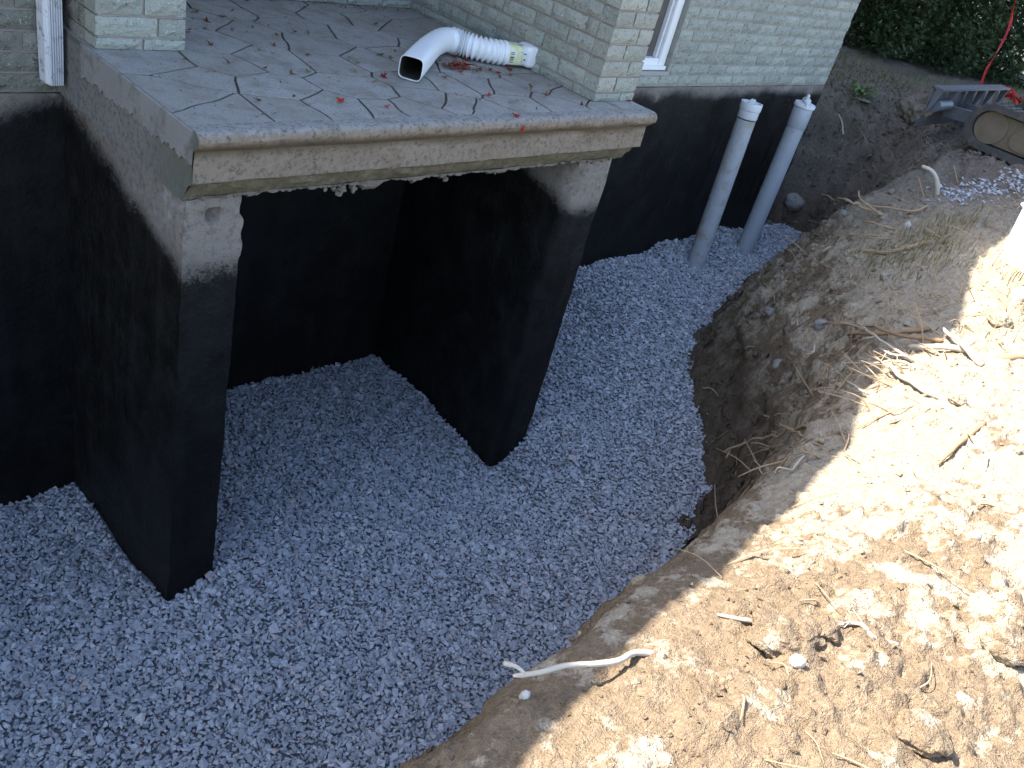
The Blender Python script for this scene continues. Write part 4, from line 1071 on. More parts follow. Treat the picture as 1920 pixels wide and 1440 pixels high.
lathe_obj('pipe', [(0.074, -0.35), (0.074, 0.5), (0.074, 1.12)], PVC2.m, p2)
lathe_obj('coupling', [(0.076, 1.108), (0.0785, 1.112), (0.0785, 1.272), (0.076, 1.276)], PVC2.m, p2)
c2 = lathe_obj('plug', [(0.08, 1.274), (0.086, 1.279), (0.086, 1.300), (0.083, 1.306), (0.077, 1.307), (0.04, 1.310)], PVCW, p2)
bm = bmesh.new(); add_box(bm, (-0.042, -0.026, 0), (0.042, 0.026, 0.04), .008); add_box(bm, (-0.012, -0.012, 0.038), (0.02, 0.012, 0.07), .006)
kb = put('handle', bm, PVCW, c2, (0, 0, 1.308)); kb.rotation_euler = (0, 0, .8)
bm = bmesh.new(); add_box(bm, (-0.014, -0.008, -0.01), (0.014, 0.008, 0.02), .003); kb = put('lug', bm, PVCW, c2, (-0.066, -0.045, 1.31))

# ------------------------------------------------------------------ leaves
def leaf_mesh(seed, size, curl):
    rnd = random.Random(seed); bm = bmesh.new()
    pts = []
    lobes = [(-2.6, .55), (-1.9, .35), (-1.35, .9), (-.75, .5), (0.0, 1.15), (.75, .5), (1.35, .9), (1.9, .35), (2.6, .55)]
    for a, r in lobes:
        r *= rnd.uniform(.75, 1.15); a += rnd.uniform(-.12, .12)
        pts.append((math.sin(a) * r, math.cos(a) * r))
    c = bm.verts.new((0, 0, 0)); ring = []
    ax = rnd.uniform(0, math.pi)
    for x, y in pts:
        u = x * math.cos(ax) + y * math.sin(ax)
        ring.append(bm.verts.new((x * size, y * size, size * (curl * u * u + rnd.uniform(0, .28)))))
    for a, b in zip(ring, ring[1:]): bm.faces.new((c, a, b))
    s0 = bm.verts.new((0, -size * 1.1, size * .25)); s1 = bm.verts.new((size * .05, -size * 1.1, size * .25)); bm.faces.new((c, s0, s1))
    bmesh.ops.solidify(bm, geom=bm.faces[:], thickness=0.0006)
    me = bpy.data.meshes.new('leaf'); bm.to_mesh(me); bm.free(); return me
RED = mat_simple('red_leaf', (0.5, 0.03, 0.025), (0.62, 0.09, 0.06), 30, 0.6, 0.3)
REDD = mat_simple('dull_red_leaf', (0.22, 0.03, 0.025), (0.34, 0.06, 0.04), 30, 0.6, 0.3)
BROWN = mat_simple('brown_leaf', (0.16, 0.075, 0.03), (0.3, 0.15, 0.06), 30, 0.8, 0.2)
TAN = mat_simple('tan_leaf', (0.34, 0.2, 0.08), (0.45, 0.28, 0.12), 30, 0.8, 0.2)
red_lab = ['bright red leaf near the front edge of the slab above the hanging leaf', 'bright red curled leaf in the middle of the slab right of the downspout mouth', 'largest red leaf beside the downspout sticker', 'dull red leaf touching the largest red leaf', 'small red leaf against the foot of the side brick wall',
           'red leaf with a dark tip below the downspout mouth', 'red leaf on the slab corner by the brick end pier', 'shiny red leaf tucked under the corrugated bend', 'dark red leaf beside the pile under the corrugated bend', 'pink red leaf alone on the flagstones towards the near end', 'faded red leaf just left of the downspout mouth', 'dark red leaf behind the sticker end of the downspout']
for i, (p, lb) in enumerate(zip(RED_LEAVES, red_lab)):
    o = put('leaf', leaf_mesh(100 + i, 0.03 if i in (2, 0) else random.uniform(.02, .026), .5), REDD if i in (3, 8, 10, 11) else RED, None, (p[0], p[1], 0.004))
    o.rotation_euler = (random.uniform(-.3, .3), random.uniform(-.3, .3), random.uniform(0, 6)); tag(o, lb, 'leaf', 'fallen red leaves on the porch')
o = put('leaf', leaf_mesh(140, 0.024, .4), RED, None, (RED_ON_EDGE[0], RED_ON_EDGE[1] - .004, RED_ON_EDGE[2])); o.rotation_euler = (rad(80), 0, 2.9)
tag(o, 'bright red leaf stuck on the moulded front edge of the slab', 'leaf', 'fallen red leaves on the porch')
for i, p in enumerate(BROWN_LEAVES):
    o = put('leaf', leaf_mesh(200 + i, random.uniform(.018, .027), .7), TAN if i in (15, 16, 14) else BROWN, None, (p[0], p[1], 0.005))
    o.rotation_euler = (random.uniform(-.3, .3), random.uniform(-.3, .3), random.uniform(0, 6))
    tag(o, 'small dry brown leaf lying on the porch flagstones', 'leaf', 'dry brown leaves on the porch')
# heap of dead leaves under the downspout, and fine litter in the joints and along the walls
def litter(name, P, S, mats, seed):
    rnd = np.random.default_rng(seed); VV, FF, mi = [], [], []
    for i, (p, s) in enumerate(zip(P, S)):
        a = rnd.uniform(0, 2 * math.pi, 5) if False else np.sort(rnd.uniform(0, 2 * math.pi, 5))
        q = np.stack([np.cos(a) * s * rnd.uniform(.6, 1.3), np.sin(a) * s * rnd.uniform(.3, 1), rnd.uniform(0, .5, 5) * s], 1)
        Rm = rot_mats(1, rnd, .35)[0]
        VV.append(q @ Rm.T + p); FF += [(i * 5, i * 5 + 1, i * 5 + 2), (i * 5, i * 5 + 2, i * 5 + 3), (i * 5, i * 5 + 3, i * 5 + 4)]; mi += [int(rnd.integers(0, len(mats)))] * 3
    return put(name, mesh_np(name, np.concatenate(VV), np.array(FF), False, np.array(mi)), mats)
BITS = mat_simple('dark_bits', (0.05, 0.04, 0.03), (0.11, 0.085, 0.06), 40, 0.9, 0.2)
r2 = np.random.default_rng(21); n = 150
P = np.stack([LEAF_PILE[0] + r2.normal(0, .045, n), LEAF_PILE[1] + r2.normal(0, .03, n), np.abs(r2.normal(0, .011, n)) + .003], 1)
tag(litter('leaf_heap', P, r2.uniform(.008, .02, n), [BROWN, BITS, BROWN, REDD], 5), 'small heap of crumpled brown leaves beside the flexible downspout', 'leaf heap', kind='stuff')
n = 900
X = r2.uniform(.05, 2.38, n); Y = r2.uniform(.08, 1.58, n)
k = r2.uniform(size=n) < .22
Y[k] = 1.59 - np.abs(r2.normal(0, .03, k.sum())); X[k] = r2.uniform(.9, 2.1, k.sum())
k2 = (~k) & (r2.uniform(size=n) < .15); X[k2] = 2.105 - np.abs(r2.normal(0, .02, k2.sum())); Y[k2] = r2.uniform(.2, 1.55, k2.sum())
P = np.stack([X, Y, np.full(n, .002)], 1)
tag(litter('leaf_litter', P, np.clip(r2.lognormal(math.log(.0045), .5, n), .0015, .014), [BITS, BITS, BROWN], 6), 'fine dark leaf litter scattered over the porch and along its walls', 'leaf litter', kind='stuff')

# ------------------------------------------------------------------ roots and sticks
ROOT_TAN = mat_simple('tan_root', (0.3, 0.2, 0.115), (0.46, 0.34, 0.22), 25, 0.85, 0.2, 0.5, 120)
ROOT_ORANGE = mat_simple('orange_root', (0.24, 0.15, 0.085), (0.36, 0.245, 0.15), 25, 0.85, 0.2, 0.5, 120)
ROOT_PALE = mat_simple('bleached_and_sunlit_wood', (0.42, 0.36, 0.28), (0.58, 0.52, 0.43), 25, 0.85, 0.2, 0.5, 120)  # for pale wood, and a lighter colour for roots in the sun
for i, (nm, lb, paths) in enumerate(ROOTS):
    mat = ROOT_ORANGE if 'orange' in lb or 'brown' in lb else (ROOT_PALE if ('pale' in lb or 'bleached' in lb or 'sunlit' in lb or 'white' in lb or 'stick' in nm) else ROOT_TAN)  # sunlit roots are coloured paler too
    base = Vector(paths[0][0][-1]); bm = bmesh.new()
    for q, (pts, r) in enumerate(paths):
        pp = [Vector(p) - base for p in pts]
        c = curve_pts(pp, max(8, 5 * len(pp)))
        L = sum((a - b).length for a, b in zip(c, c[1:])); rr_ = random.Random(i * 7 + q)
        for k, v in enumerate(c):
            w = L * 0.014 + r * 0.35
            v += Vector((mnoise.noise(v * 9 + Vector((i, 0, 0))), mnoise.noise(v * 9 + Vector((0, i, 5))), mnoise.noise(v * 9 + Vector((9, 0, i))))) * w
        rs = [r * (0.72 + 0.4 * k / len(c)) * (1 + 0.12 * mnoise.noise(Vector((k * .7, i, q)))) for k in range(len(c))]
        rs[0] *= .6
        sweep(bm, c, rs, 7, None, True, 0.1, i)
    # two or three hair rootlets on each true root
    if nm == 'root':
        for h in range(3):
            a = c[rr_.randrange(1, len(c) - 1)]; d = Vector((rr_.uniform(-1, 1), rr_.uniform(-1, 1), rr_.uniform(-.9, .3))).normalized() * rr_.uniform(.04, .11)
            e = [a, a + d * .5 + Vector((rr_.uniform(-.01, .01), 0, rr_.uniform(-.015, .01))), a + d]
            sweep(bm, curve_pts(e, 5), [r * .35, r * .32, r * .28, r * .24, r * .2, r * .12], 5)
    bmesh.ops.recalc_face_normals(bm, faces=bm.faces)
    me = bpy.data.meshes.new(nm); bm.to_mesh(me); bm.free(); shade(me)
    tag(put(nm, me, mat, None, base), lb, {'root': 'root', 'root_stub': 'root', 'branch': 'branch', 'twig': 'twig', 'twig_cluster': 'twigs'}.get(nm, 'stick'), 'roots and sticks on the dirt')
# hair-thin rootlets all over the cut
r3 = random.Random(9); bm = bmesh.new()
for k in range(415):
    if k < 150: x, y = r3.uniform(1.8, 3.8), r3.uniform(-1.75, -1.1)
    elif k < 330: x, y = r3.uniform(2.3, 6.2), r3.uniform(-1.6, 0.0)
    elif k < 390: x, y = r3.uniform(6.5, 7.4), r3.uniform(.2, 1.0)
    else: x, y = r3.uniform(-.3, 2.6), r3.uniform(-2.6, -1.75)
    z = float(ground_at(x, y)[0])
    if z < float(gravel_z(np.array(x), np.array(y))) + .03: continue
    d = Vector((r3.uniform(-1, 1), r3.uniform(-1, 1), r3.uniform(-.1, .5))).normalized() * r3.uniform(.05, .26)
    a = Vector((x, y, z - .004)); m_ = a + d * .5 + Vector((r3.uniform(-.02, .02), r3.uniform(-.02, .02), r3.uniform(0, .02)))
    e = a + d; e.z = max(e.z, float(ground_at(e.x, e.y)[0]) + .004); m_.z = max(m_.z, float(ground_at(m_.x, m_.y)[0]) + .006)
    r = r3.uniform(.0014, .005); sweep(bm, curve_pts([a, m_, e], 6), [r, r * .95, r * .9, r * .8, r * .7, r * .55, r * .4], 5)
bmesh.ops.recalc_face_normals(bm, faces=bm.faces)
tag(put('rootlets', bm, ROOT_TAN), 'hair-thin roots bristling all over the cut dirt', 'rootlets', kind='stuff')

# ------------------------------------------------------------------ stones and clods
def lump(seed, r, flat, rough_=.3, sub=4, freq=1.6):
    bm = bmesh.new(); bmesh.ops.create_icosphere(bm, subdivisions=sub, radius=1.0)
    off = Vector((seed * 3.1, seed * 1.7, seed))
    for v in bm.verts:
        n = v.co.copy()
        k = 1 + rough_ * mnoise.fractal(n * freq + off, 0.9, 2.0, 4)
        v.co = n * k * r; v.co.z *= flat
    me = bpy.data.meshes.new('lump'); bm.to_mesh(me); bm.free(); return shade(me)
COB = mat_simple('field_stone', (0.2, 0.185, 0.165), (0.3, 0.285, 0.265), 12, 0.9, 0.2, 0.6, 70, ((0.14, 0.11, 0.08), 12, 0.48, 0.8))
COBW = mat_simple('pale_stone', (0.4, 0.37, 0.33), (0.5, 0.48, 0.45), 20, 0.8, 0.3, 0.3, 70)
for i, (p, r, lb) in enumerate(COBBLES):
    z = float(ground_at(p[0], p[1])[0])
    o = put('boulder' if r > .1 else 'stone', lump(i + 2, r, .72, .22, 4, 1.1), COBW if 'white' in lb or 'cream' in lb else COB, None, (p[0], p[1], z + r * .1)); o.rotation_euler = (.3 * i, .2 * i, i)
    tag(o, lb, 'stone', 'stones in the dirt')
for i, (p, r, lb) in enumerate(CLODS):
    z = float(ground_at(p[0], p[1])[0])
    o = put('dirt_clod', lump(i + 20, r, .6, .3, 5, 1.3), DIRT, None, (p[0], p[1], z + r * .25)); o.rotation_euler = (0, 0, i)
    tag(o, lb, 'dirt clod', 'big dirt clods')
o = put('dirt_heap', lump(41, .17, .8, .4, 5, 1.5), DIRT, None, (HEAP[0], HEAP[1] + .05, HEAP[2] - .12)); o.scale = (1, .8, 1)
tag(o, 'rounded heap of grey dirt pushed up at the end of the machine blade', 'dirt heap')

# ------------------------------------------------------------------ white bin standing in the sun
BINW = mat_simple('white_bin_plastic', (0.76, 0.77, 0.78), (0.82, 0.82, 0.82), 8, 0.45, 0.4, 0.03, 30)
bn = thing('plastic_bin', 'bright white plastic bin in the sun at the edge of the dirt', 'bin', (4.864, -1.202, -0.475))
bn.rotation_euler = (0, 0, math.atan2(-0.508, -0.861))
def tapered(bm, lx, ly, h, inset, th=0.004, z0=0.0):
    q = lambda x0, y0, x1, y1, z: [bm.verts.new(v) for v in ((x0, y0, z), (x1, y0, z), (x1, y1, z), (x0, y1, z))]
    a = q(inset, inset, lx - inset, ly - inset, z0); b = q(0, 0, lx, ly, h); c = q(th, th, lx - th, ly - th, h); d = q(inset + th, inset + th, lx - inset - th, ly - inset - th, z0 + th * 2)
    for A, B in ((a, b), (b, c), (c, d)):
        for k in range(4): bm.faces.new((A[k], A[(k + 1) % 4], B[(k + 1) % 4], B[k]))
    bm.faces.new(a[::-1]); bm.faces.new(d)
    es = [e for e in bm.edges if abs(e.verts[0].co.z - e.verts[1].co.z) > h * .5]
    bmesh.ops.bevel(bm, geom=es, offset=0.03, segments=4, affect='EDGES')
    bmesh.ops.recalc_face_normals(bm, faces=bm.faces)
bm = bmesh.new(); tapered(bm, 0.78, 0.52, 0.27, 0.015); put('tub', bm, BINW, bn)
bm = bmesh.new(); add_box(bm, (-0.012, -0.012, 0.268), (0.792, 0.532, 0.294), .008); ld = put('lid', bm, BINW, bn)
bm = bmesh.new(); add_box(bm, (0.05, 0.05, 0.2945), (0.73, 0.47, 0.304), .005); put('panel', bm, BINW, ld)

# ------------------------------------------------------------------ mini excavator, its track and blade in view
RUB = mat_simple('muddy_rubber', (0.045, 0.044, 0.043), (0.085, 0.08, 0.074), 10, 0.85, 0.3, 0.4, 60, ((0.13, 0.106, 0.08), 7, 0.5, 0.8))
MUD = mat_simple('caked_mud', (0.12, 0.092, 0.064), (0.2, 0.16, 0.118), 8, 0.95, 0.15, 0.8, 40)
STEEL = mat_simple('worn_grey_paint', (0.085, 0.095, 0.115), (0.15, 0.165, 0.19), 5, 0.5, 0.5, 0.2, 40, ((0.12, 0.095, 0.07), 7, 0.5, 0.9), 0.2)
ORANGE = mat_simple('machine_paint', (0.5, 0.2, 0.03), (0.55, 0.24, 0.05), 4, 0.4, 0.5)
ex = thing('mini_excavator', 'mini excavator with mud caked rubber track and grey blade above the trench', 'excavator', (7.85, -0.75, -0.41))
EL = Vector(ex.location)
def stadium(r, y0, y1, zc, n=14):
    out = []
    for k in range(n + 1):
        a = -math.pi / 2 + math.pi * k / n; out.append((y1 + math.cos(a) * r, zc + math.sin(a) * r))
    for k in range(n + 1):
        a = math.pi / 2 + math.pi * k / n; out.append((y0 + math.cos(a) * r, zc + math.sin(a) * r))
    return out
def loop_belt(bm, x0, x1, ro, ri, y0, y1, zc):
    A, B = stadium(ro, y0, y1, zc), stadium(ri, y0, y1, zc); n = len(A)
    v = [[bm.verts.new(Vector((x, y, z)) - EL) for y, z in L] for x, L in ((x0, A), (x1, A), (x1, B), (x0, B))]
    for q in range(4):
        P_, Q_ = v[q], v[(q + 1) % 4]
        for k in range(n): bm.faces.new((P_[k], P_[(k + 1) % n], Q_[(k + 1) % n], Q_[k]))
def plate(bm, x0, x1, pts):
    a = [bm.verts.new(Vector((x0, y, z)) - EL) for y, z in pts]; b = [bm.verts.new(Vector((x1, y, z)) - EL) for y, z in pts]
    n = len(pts)
    for k in range(n): bm.faces.new((a[k], a[(k + 1) % n], b[(k + 1) % n], b[k]))
    bm.faces.new(a[::-1]); bm.faces.new(b)
for x0, s in ((7.2, 1), (8.2, 1)):
    bm = bmesh.new(); loop_belt(bm, x0, x0 + .25, .194, .14, -1.45, -.14, -.205)
    L = stadium(.19, -1.45, -.14, -.205, 14)
    per = []
    P_ = [Vector((0, y, z)) for y, z in L] + [Vector((0, *L[0]))]
    tot = 0.0; step = .07; acc = 0.0
    for a, b in zip(P_, P_[1:]):
        d = (b - a).length; t = step - acc
        while t < d:
            p = a + (b - a) * (t / d); nrm = Vector((0, (b - a).z, -(b - a).y)).normalized(); tg = (b - a).normalized()
            for xa, xb in ((x0 - .004, x0 + .115), (x0 + .135, x0 + .254)):
                cs = [p + tg * s1 + nrm * s2 for s1, s2 in ((-.02, -.012), (.02, -.012), (.014, .014), (-.014, .014))]
                va = [bm.verts.new(Vector((xa, q.y, q.z)) - EL) for q in cs]; vb = [bm.verts.new(Vector((xb, q.y, q.z)) - EL) for q in cs]
                for k in range(4): bm.faces.new((va[k], va[(k + 1) % 4], vb[(k + 1) % 4], vb[k]))
                bm.faces.new(va[::-1]); bm.faces.new(vb)
            t += step
        acc = (acc + d) % step
    bmesh.ops.recalc_face_normals(bm, faces=bm.faces)
    tr = put('track', bm, RUB, ex)
    bm = bmesh.new(); plate(bm, x0 + .06, x0 + .19, stadium(.125, -1.45, -.16, -.205, 10)); bmesh.ops.recalc_face_normals(bm, faces=bm.faces)
    me = bpy.data.meshes.new('track_frame'); bm.to_mesh(me); bm.free(); put('track_frame', me, MUD, tr)
    bm = bmesh.new(); plate(bm, x0 + .045, x0 + .205, stadium(.085, -1.25, -.42, -.225, 8)); bmesh.ops.recalc_face_normals(bm, faces=bm.faces)
    put('side_cover', bm, MUD, tr)
    for yy in (-.15, -1.45):
        bm = bmesh.new(); bmesh.ops.create_cone(bm, cap_ends=True, segments=24, radius1=.138, radius2=.138, depth=.16)
        bmesh.ops.rotate(bm, verts=bm.verts, matrix=Matrix.Rotation(math.pi / 2, 3, 'Y')); bmesh.ops.translate(bm, verts=bm.verts, vec=Vector((x0 + .125, yy, -.205)) - EL)
        put('idler_wheel', bm, MUD, tr)
# blade
def blade_y(z): return 0.36 + 0.55 * (z + .2) ** 2 + .02
bx0, bx1 = 7.06, 8.86
bm = bmesh.new(); zs = np.linspace(-.40, -.04, 12)
plate(bm, bx0, bx1, [(blade_y(z), z) for z in zs] + [(blade_y(z) + .014, z) for z in zs[::-1]]); bmesh.ops.recalc_face_normals(bm, faces=bm.faces)
bld = put('blade', bm, STEEL, ex)
bm = bmesh.new(); plate(bm, bx0, bx1, [(.30, -.052), (.30, -.035), (.41, -.035), (.41, -.052)]); bmesh.ops.recalc_face_normals(bm, faces=bm.faces); put('top_flange', bm, STEEL, bld)
for xr in (7.065, 7.42, 7.9, 8.16, 8.46, 8.83):
    bm = bmesh.new(); plate(bm, xr, xr + .022, [(.305, -.053), (.37, -.053), (.372, -.3), (.345, -.22), (.325, -.14)]); bmesh.ops.recalc_face_normals(bm, faces=bm.faces); put('rib', bm, STEEL, bld)
for xr in (7.5, 8.0):
    bm = bmesh.new(); plate(bm, xr, xr + .08, [(.37, -.30), (.37, -.2), (-.5, -.12), (-.5, -.24)]); bmesh.ops.recalc_face_normals(bm, faces=bm.faces); put('blade_arm', bm, STEEL, ex)
bm = bmesh.new(); bmesh.ops.create_cone(bm, cap_ends=True, segments=20, radius1=.05, radius2=.05, depth=.3); bmesh.ops.rotate(bm, verts=bm.verts, matrix=Matrix.Rotation(math.pi / 2, 3, 'Y')); bmesh.ops.translate(bm, verts=bm.verts, vec=Vector((7.27, .33, -.19)) - EL)
put('blade_cylinder', bm, STEEL, ex)
def ebox(name, lo, hi, mat, bev=.02):
    bm = bmesh.new(); add_box(bm, Vector(lo) - EL, Vector(hi) - EL, bev); return put(name, bm, mat, ex)
ebox('undercarriage', (7.4, -1.2, -.3), (8.25, -.4, -.1), MUD)
ebox('turntable', (7.5, -1.1, -.1), (8.2, -.5, .02), RUB)
ebox('deck', (7.25, -1.5, .03), (8.45, -.45, .2), RUB, .05)
ebox('engine_cover', (7.25, -1.6, .2), (8.45, -1.05, .75), ORANGE, .12)
ebox('seat', (7.6, -1.05, .2), (8.05, -.7, .55), RUB, .06)

# ------------------------------------------------------------------ red barrier tape
TAPE_M = mat_simple('red_barrier_tape', (0.4, 0.012, 0.02), (0.5, 0.03, 0.035), 20, 0.45, 0.4, 0.0, 60, ((0.6, 0.33, 0.3), 22, 0.56, 0.75))
def ribbon(pts, width, twist, n=60, th=.001, seed=0):
    bm = bmesh.new(); c = curve_pts(pts, n); rows = []
    for k, p in enumerate(c):
        t = (c[min(k + 1, n)] - c[max(k - 1, 0)]).normalized(); s = t.cross(Vector((.3, .9, .2))).normalized(); u = s.cross(t)
        a = twist * k / n + .5 * mnoise.noise(Vector((k * .15, seed, 0))); w = width * (1 + .35 * mnoise.noise(Vector((k * .2, 3, seed))))
        d = s * math.cos(a) + u * math.sin(a); e_ = d.cross(t)
        rows.append([bm.verts.new(p + d * w * q + e_ * w * .35 * (1 - abs(q)) * (1 if k % 2 else .8)) for q in (-1, -.4, .3, 1)])
    for A, B in zip(rows, rows[1:]):
        for j in range(3): bm.faces.new((A[j], A[j + 1], B[j + 1], B[j]))
    bmesh.ops.solidify(bm, geom=bm.faces[:], thickness=th)
    return bm
tp = TAPE[::-1]
pts = [tuple(p) for p in tp] + [(9.2, .85, 1.4), (9.6, 1.15, 2.3)]
o = put('barrier_tape', ribbon([Vector(p) - Vector(tp[0]) for p in pts], .013, 8.5), TAPE_M, None, tp[0])
tag(o, 'red plastic barrier tape hanging in front of the hedge', 'tape')
pc = Vector(TAPE_PILE[2]); rq = random.Random(4)
loop = []
for k in range(15):
    b = Vector(TAPE_PILE[k % len(TAPE_PILE)]); loop.append(b - pc + Vector((rq.uniform(-.14, .14), rq.uniform(-.08, .06), rq.uniform(-.06, .03))))
o = put('tape_bundle', ribbon(loop, .015, 30, 260, .001, 3), TAPE_M, None, pc); tag(o, 'crumpled heap of red barrier tape behind the blade', 'tape')

# ------------------------------------------------------------------ cedar hedge
HEDGE = M('cedar_foliage', 0.8, 0.2)
HEDGE.color(HEDGE.mix(HEDGE.ramp(HEDGE.noise(2.2, 4), [(0.35, 0.0), (0.65, 1.0)]), HEDGE.mix(HEDGE.island(), (0.022, 0.038, 0.018), (0.045, 0.072, 0.032)), HEDGE.mix(HEDGE.island(), (0.04, 0.066, 0.03), (0.095, 0.135, 0.065))))
BARK = mat_simple('cedar_bark', (0.1, 0.07, 0.05), (0.17, 0.125, 0.09), 30, 0.95, 0.2, 0.8, 60)
ctr = [(10.95, 1.5), (10.2, 1.9), (9.5, 2.45), (9.1, 3.3), (9.0, 4.3), (9.0, 5.4)]
hr = np.random.default_rng(15)
def spray_mesh(n, cx, cy, rad_, h, zb):
    VV, FF, off = [], [], 0
    th = hr.uniform(0, 2 * math.pi, n); zz = hr.uniform(0.0, 1, n) ** 1.15
    base = rad_ * (0.72 + 0.28 * np.minimum(1, zz * 5)) * np.sqrt(np.clip(1.04 - zz ** 3, .05, 1))
    clump = 1 + 0.2 * vnoise(np.cos(th) * 2.2 + cx, np.sin(th) * 2.2 + cy, zz * h * 1.7, 90) + 0.12 * vnoise(np.cos(th) * 6 + cx, np.sin(th) * 6, zz * h * 4, 91)
    r = base * clump * (1 - 0.75 * hr.uniform(0, 1, n) ** 1.9)
    P = np.stack([cx + r * np.cos(th), cy + r * np.sin(th), zb + zz * h], 1)
    out = np.stack([np.cos(th), np.sin(th), hr.uniform(-.75, .55, n)], 1) + hr.normal(0, .35, (n, 3)); out /= np.linalg.norm(out, axis=1)[:, None]
    side = np.cross(out, hr.normal(size=(n, 3))); side /= np.linalg.norm(side, axis=1)[:, None]
    L = hr.uniform(.035, .1, n)[:, None]; Wd = hr.uniform(.008, .02, n)[:, None]
    # a flat frond: stem tip with two side fingers
    nrm = np.cross(out, side)
    q = np.stack([P - out * L * .3, P + out * L * .2 + side * Wd, P + out * L * .35 + side * Wd * 2.1 + nrm * L * .05, P + out * L * .3, P + out * L, P + out * L * .3 - side * Wd * .4, P + out * L * .5 - side * Wd * 2.0 - nrm * L * .05, P + out * L * .1 - side * Wd], 1)
    f = np.array([(0, 1, 3), (1, 2, 3), (0, 3, 5), (3, 4, 5), (0, 5, 7), (5, 6, 7)])
    return q.reshape(-1, 3), (f[None] + (np.arange(n) * 8)[:, None, None]).reshape(-1, 3)
hlab = ['dark green cedar at the open end of the hedge beside the hanging red tape', 'second cedar of the hedge from its open end', 'third cedar of the hedge from its open end', 'cedar of the hedge just past the house corner', 'cedar of the hedge behind the house', 'last cedar of the hedge behind the house']
for i, (cx_, cy_) in enumerate(ctr):
    zb = float(ground_z(np.array(cx_), np.array(cy_)))
    t_ = thing('cedar_tree', hlab[i], 'tree', (cx_, cy_, zb), 'cedars of the hedge')
    n = (36000, 36000, 34000, 14000, 3000, 2000)[i]
    q, f = spray_mesh(n, 0, 0, (.84, .86, .86, .8, .75, .75)[i], 3.6 + .2 * math.sin(i * 2.1), 0.03)
    put('crown', mesh_np('crown', q, f), HEDGE.m, t_)
    bm = bmesh.new(); sweep(bm, [(0, 0, -.1), (.02, .01, 1.2), (.0, .03, 3.2)], [.09, .065, .02], 9)
    for k in range(26):
        a = hr.uniform(0, 6.28); z = hr.uniform(.15, 3.0); l_ = .62 * (1 - (z / 3.9) ** 3)
        sweep(bm, [(0, 0, z), (math.cos(a) * l_ * .6, math.sin(a) * l_ * .6, z + .12), (math.cos(a) * l_, math.sin(a) * l_, z + .3)], [.022, .014, .006], 5)
    bmesh.ops.recalc_face_normals(bm, faces=bm.faces); put('trunk', bm, BARK, t_)

# ------------------------------------------------------------------ grass, weeds, far path and neighbour's wall
GRASS_M = M('grass_blades', 0.7, 0.25); GRASS_M.color(GRASS_M.ramp(GRASS_M.island(), [(0, (0.045, 0.08, 0.02)), (.6, (0.09, 0.14, 0.035)), (1, (0.2, 0.2, 0.08))]))
DRY_M = M('dry_grass_blades', 0.8, 0.2); DRY_M.color(DRY_M.ramp(DRY_M.island(), [(0, (0.09, 0.1, 0.035)), (.5, (0.22, 0.18, 0.09)), (1, (0.36, 0.3, 0.17))]))
def blades(name, X, Y, h, mat, label, seed):
    rr2 = np.random.default_rng(seed); n = len(X); Z = ground_at(X, Y) - .005
    a = rr2.uniform(0, 6.28, n); H_ = h * rr2.uniform(.5, 1.2, n); w = rr2.uniform(.0015, .0035, n) * (h / .1) ** .5; ln = rr2.uniform(.1, .8, n) * H_
    b = np.stack([X, Y, Z], 1); s = np.stack([-np.sin(a), np.cos(a), 0 * a], 1) * w[:, None]; d = np.stack([np.cos(a), np.sin(a), 0 * a], 1)
    up = np.array([0, 0, 1.0])
    m1 = b + up * (H_ * .6)[:, None] + d * (ln * .35)[:, None]; tp_ = b + up * H_[:, None] + d * ln[:, None]
    q = np.stack([b - s, b + s, m1 + s * .8, m1 - s * .8, tp_], 1)
    f = np.array([(0, 1, 2), (0, 2, 3), (3, 2, 4)])
    return tag(put(name, mesh_np(name, q.reshape(-1, 3), (f[None] + (np.arange(n) * 5)[:, None, None]).reshape(-1, 3)), mat), label, 'grass', kind='stuff')
g = np.random.default_rng(31)
def spots(c, n, sx, sy): return np.concatenate([g.normal(a, sx, n) for a, b in c]), np.concatenate([g.normal(b, sy, n) for a, b in c])
X, Y = spots([(7.55, 1.25), (7.9, 1.5), (7.35, 1.35), (8.3, 1.2), (8.8, 1.3), (9.2, 1.0), (9.5, .75), (8.2, 1.9), (8.6, 1.7), (9.9, .5), (10.4, .5), (11, .6), (10.8, .9)], 95, .22, .16)
blades('grass', X, Y, .1, GRASS_M.m, 'green grass along the foot of the hedge', 1)
X, Y = spots([(4.55, -.98), (4.75, -.85), (4.4, -.8), (4.95, -.75), (4.6, -.65), (4.2, -1.05), (5.2, -.85)], 110, .11, .09)
X2, Y2 = spots([(4.1, -1.62), (3.9, -1.75), (4.4, -1.5), (3.5, -1.75)], 70, .16, .1)
blades('dry_grass', np.concatenate([X, X2]), np.concatenate([Y, Y2]), .085, DRY_M.m, 'thin dry grass on the bank top and beside the white bin', 2)
X, Y = g.uniform(10.5, 40, 9000), g.uniform(-12, 14, 9000)
keep = ~((np.abs((Y - (1.15 + (X - 12.2) * .28))) < .55) & (X > 11)) & ~((np.abs(X - 10.1) < .9) & (Y > 1))
blades('lawn_grass', X[keep], Y[keep], .12, GRASS_M.m, 'short lawn grass beyond the machine and the path', 3)
wd = thing('weed', 'leafy green weed with one big pale leaf at the top of the bank', 'weed', (WEED[0], WEED[1], float(ground_at(WEED[0], WEED[1])[0])))
WEEDM = mat_simple('weed_leaf', (0.07, 0.16, 0.03), (0.13, 0.24, 0.05), 20, 0.6, 0.3); WEEDP = mat_simple('pale_weed_leaf', (0.2, 0.22, 0.15), (0.28, 0.3, 0.2), 20, 0.7, 0.3)
rw = random.Random(2)
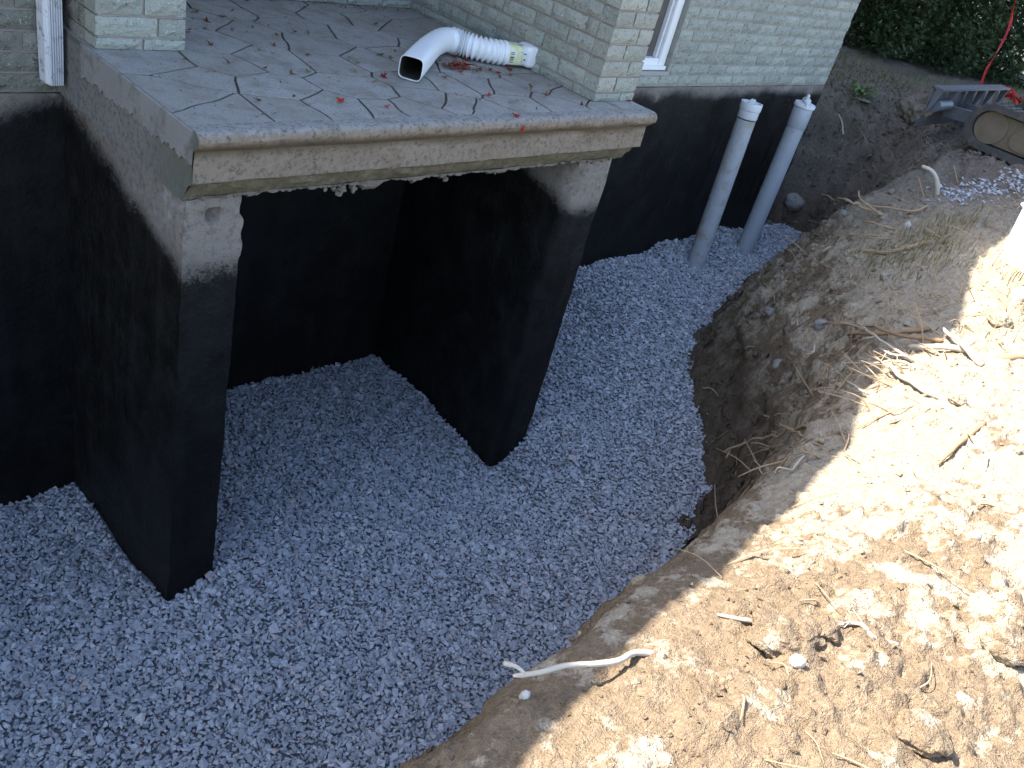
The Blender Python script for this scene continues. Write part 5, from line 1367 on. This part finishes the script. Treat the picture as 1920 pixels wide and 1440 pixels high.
for k in range(15):
    bm = bmesh.new(); a = rw.uniform(0, 6.28); L = rw.uniform(.1, .2) if k else .2; w = .016 if k else .075; el = rw.uniform(.2, 1.1)
    if k == 0: a = -2.2; el = -.35
    rows = []
    for s in np.linspace(0, 1, 7):
        p = Vector((math.cos(a), math.sin(a), math.tan(el) * (1 - s * .8))) * (L * s); sd = Vector((-math.sin(a), math.cos(a), 0)) * w * math.sin(math.pi * (0.08 + .9 * s)); rows.append((bm.verts.new(p - sd), bm.verts.new(p + Vector((0, 0, -.006))), bm.verts.new(p + sd)))
    for A, B in zip(rows, rows[1:]):
        for j in (0, 1): bm.faces.new((A[j], A[j + 1], B[j + 1], B[j]))
    put('leaf_blade', bm, WEEDP if k == 0 else WEEDM, wd)
# worn path beyond the hedge end
bm = bmesh.new(); rows = []
for x in np.linspace(11.3, 40, 60):
    yc = 1.15 + (x - 12.2) * .28; wv = .5 + .08 * math.sin(x * 1.3)
    rows.append([bm.verts.new((x, yc - wv * s, float(ground_z(np.array(x), np.array(yc - wv * s))) + .05 - .03 * abs(s))) for s in (-1, -.5, 0, .5, 1)])
for A, B in zip(rows, rows[1:]):
    for j in range(4): bm.faces.new((A[j], A[j + 1], B[j + 1], B[j]))
bmesh.ops.recalc_face_normals(bm, faces=bm.faces)
o = put('path', bm, mat_simple('pale_path', (0.26, 0.24, 0.23), (0.36, 0.33, 0.31), 5, 0.95, 0.2, 0.4, 30)); o['kind'] = 'structure'; o['label'] = 'pale worn path running past the end of the hedge'; o['category'] = 'path'
sh = thing('shed', 'pale grey clapboard shed beyond the end of the hedge', 'shed', (18.5, 4.2, -0.28))
SID = mat_simple('pale_siding', (0.5, 0.53, 0.58), (0.56, 0.59, 0.64), 3, 0.7, 0.3)
for k in range(18):
    bm = bmesh.new(); add_box(bm, (-.02, -1.6, .18 + k * .12), (.02, 1.6, .295 + k * .12), .004); o = put('siding_board', bm, SID, sh); o.rotation_euler = (0, rad(4), 0)
bm = bmesh.new(); add_box(bm, (.02, -1.58, 0), (2.6, 1.58, 2.34)); put('shed_body', bm, SID, sh)
bm = bmesh.new(); add_box(bm, (-.03, -1.62, 0), (2.62, 1.62, .16), .01); put('plinth', bm, mat_simple('dark_plinth', (.06, .06, .065), (.1, .1, .1)), sh)
bm = bmesh.new(); plv = [bm.verts.new(v) for v in ((-.2, -1.8, 2.32), (2.8, -1.8, 2.32), (2.8, 1.8, 2.32), (-.2, 1.8, 2.32), (-.2, 0, 3.1), (2.8, 0, 3.1))]
for f in ((0, 1, 5, 4), (2, 3, 4, 5), (0, 4, 3), (1, 2, 5), (3, 2, 1, 0)): bm.faces.new([plv[q] for q in f])
put('roof', bm, mat_simple('shed_roof', (.08, .07, .065), (.12, .1, .1)), sh)
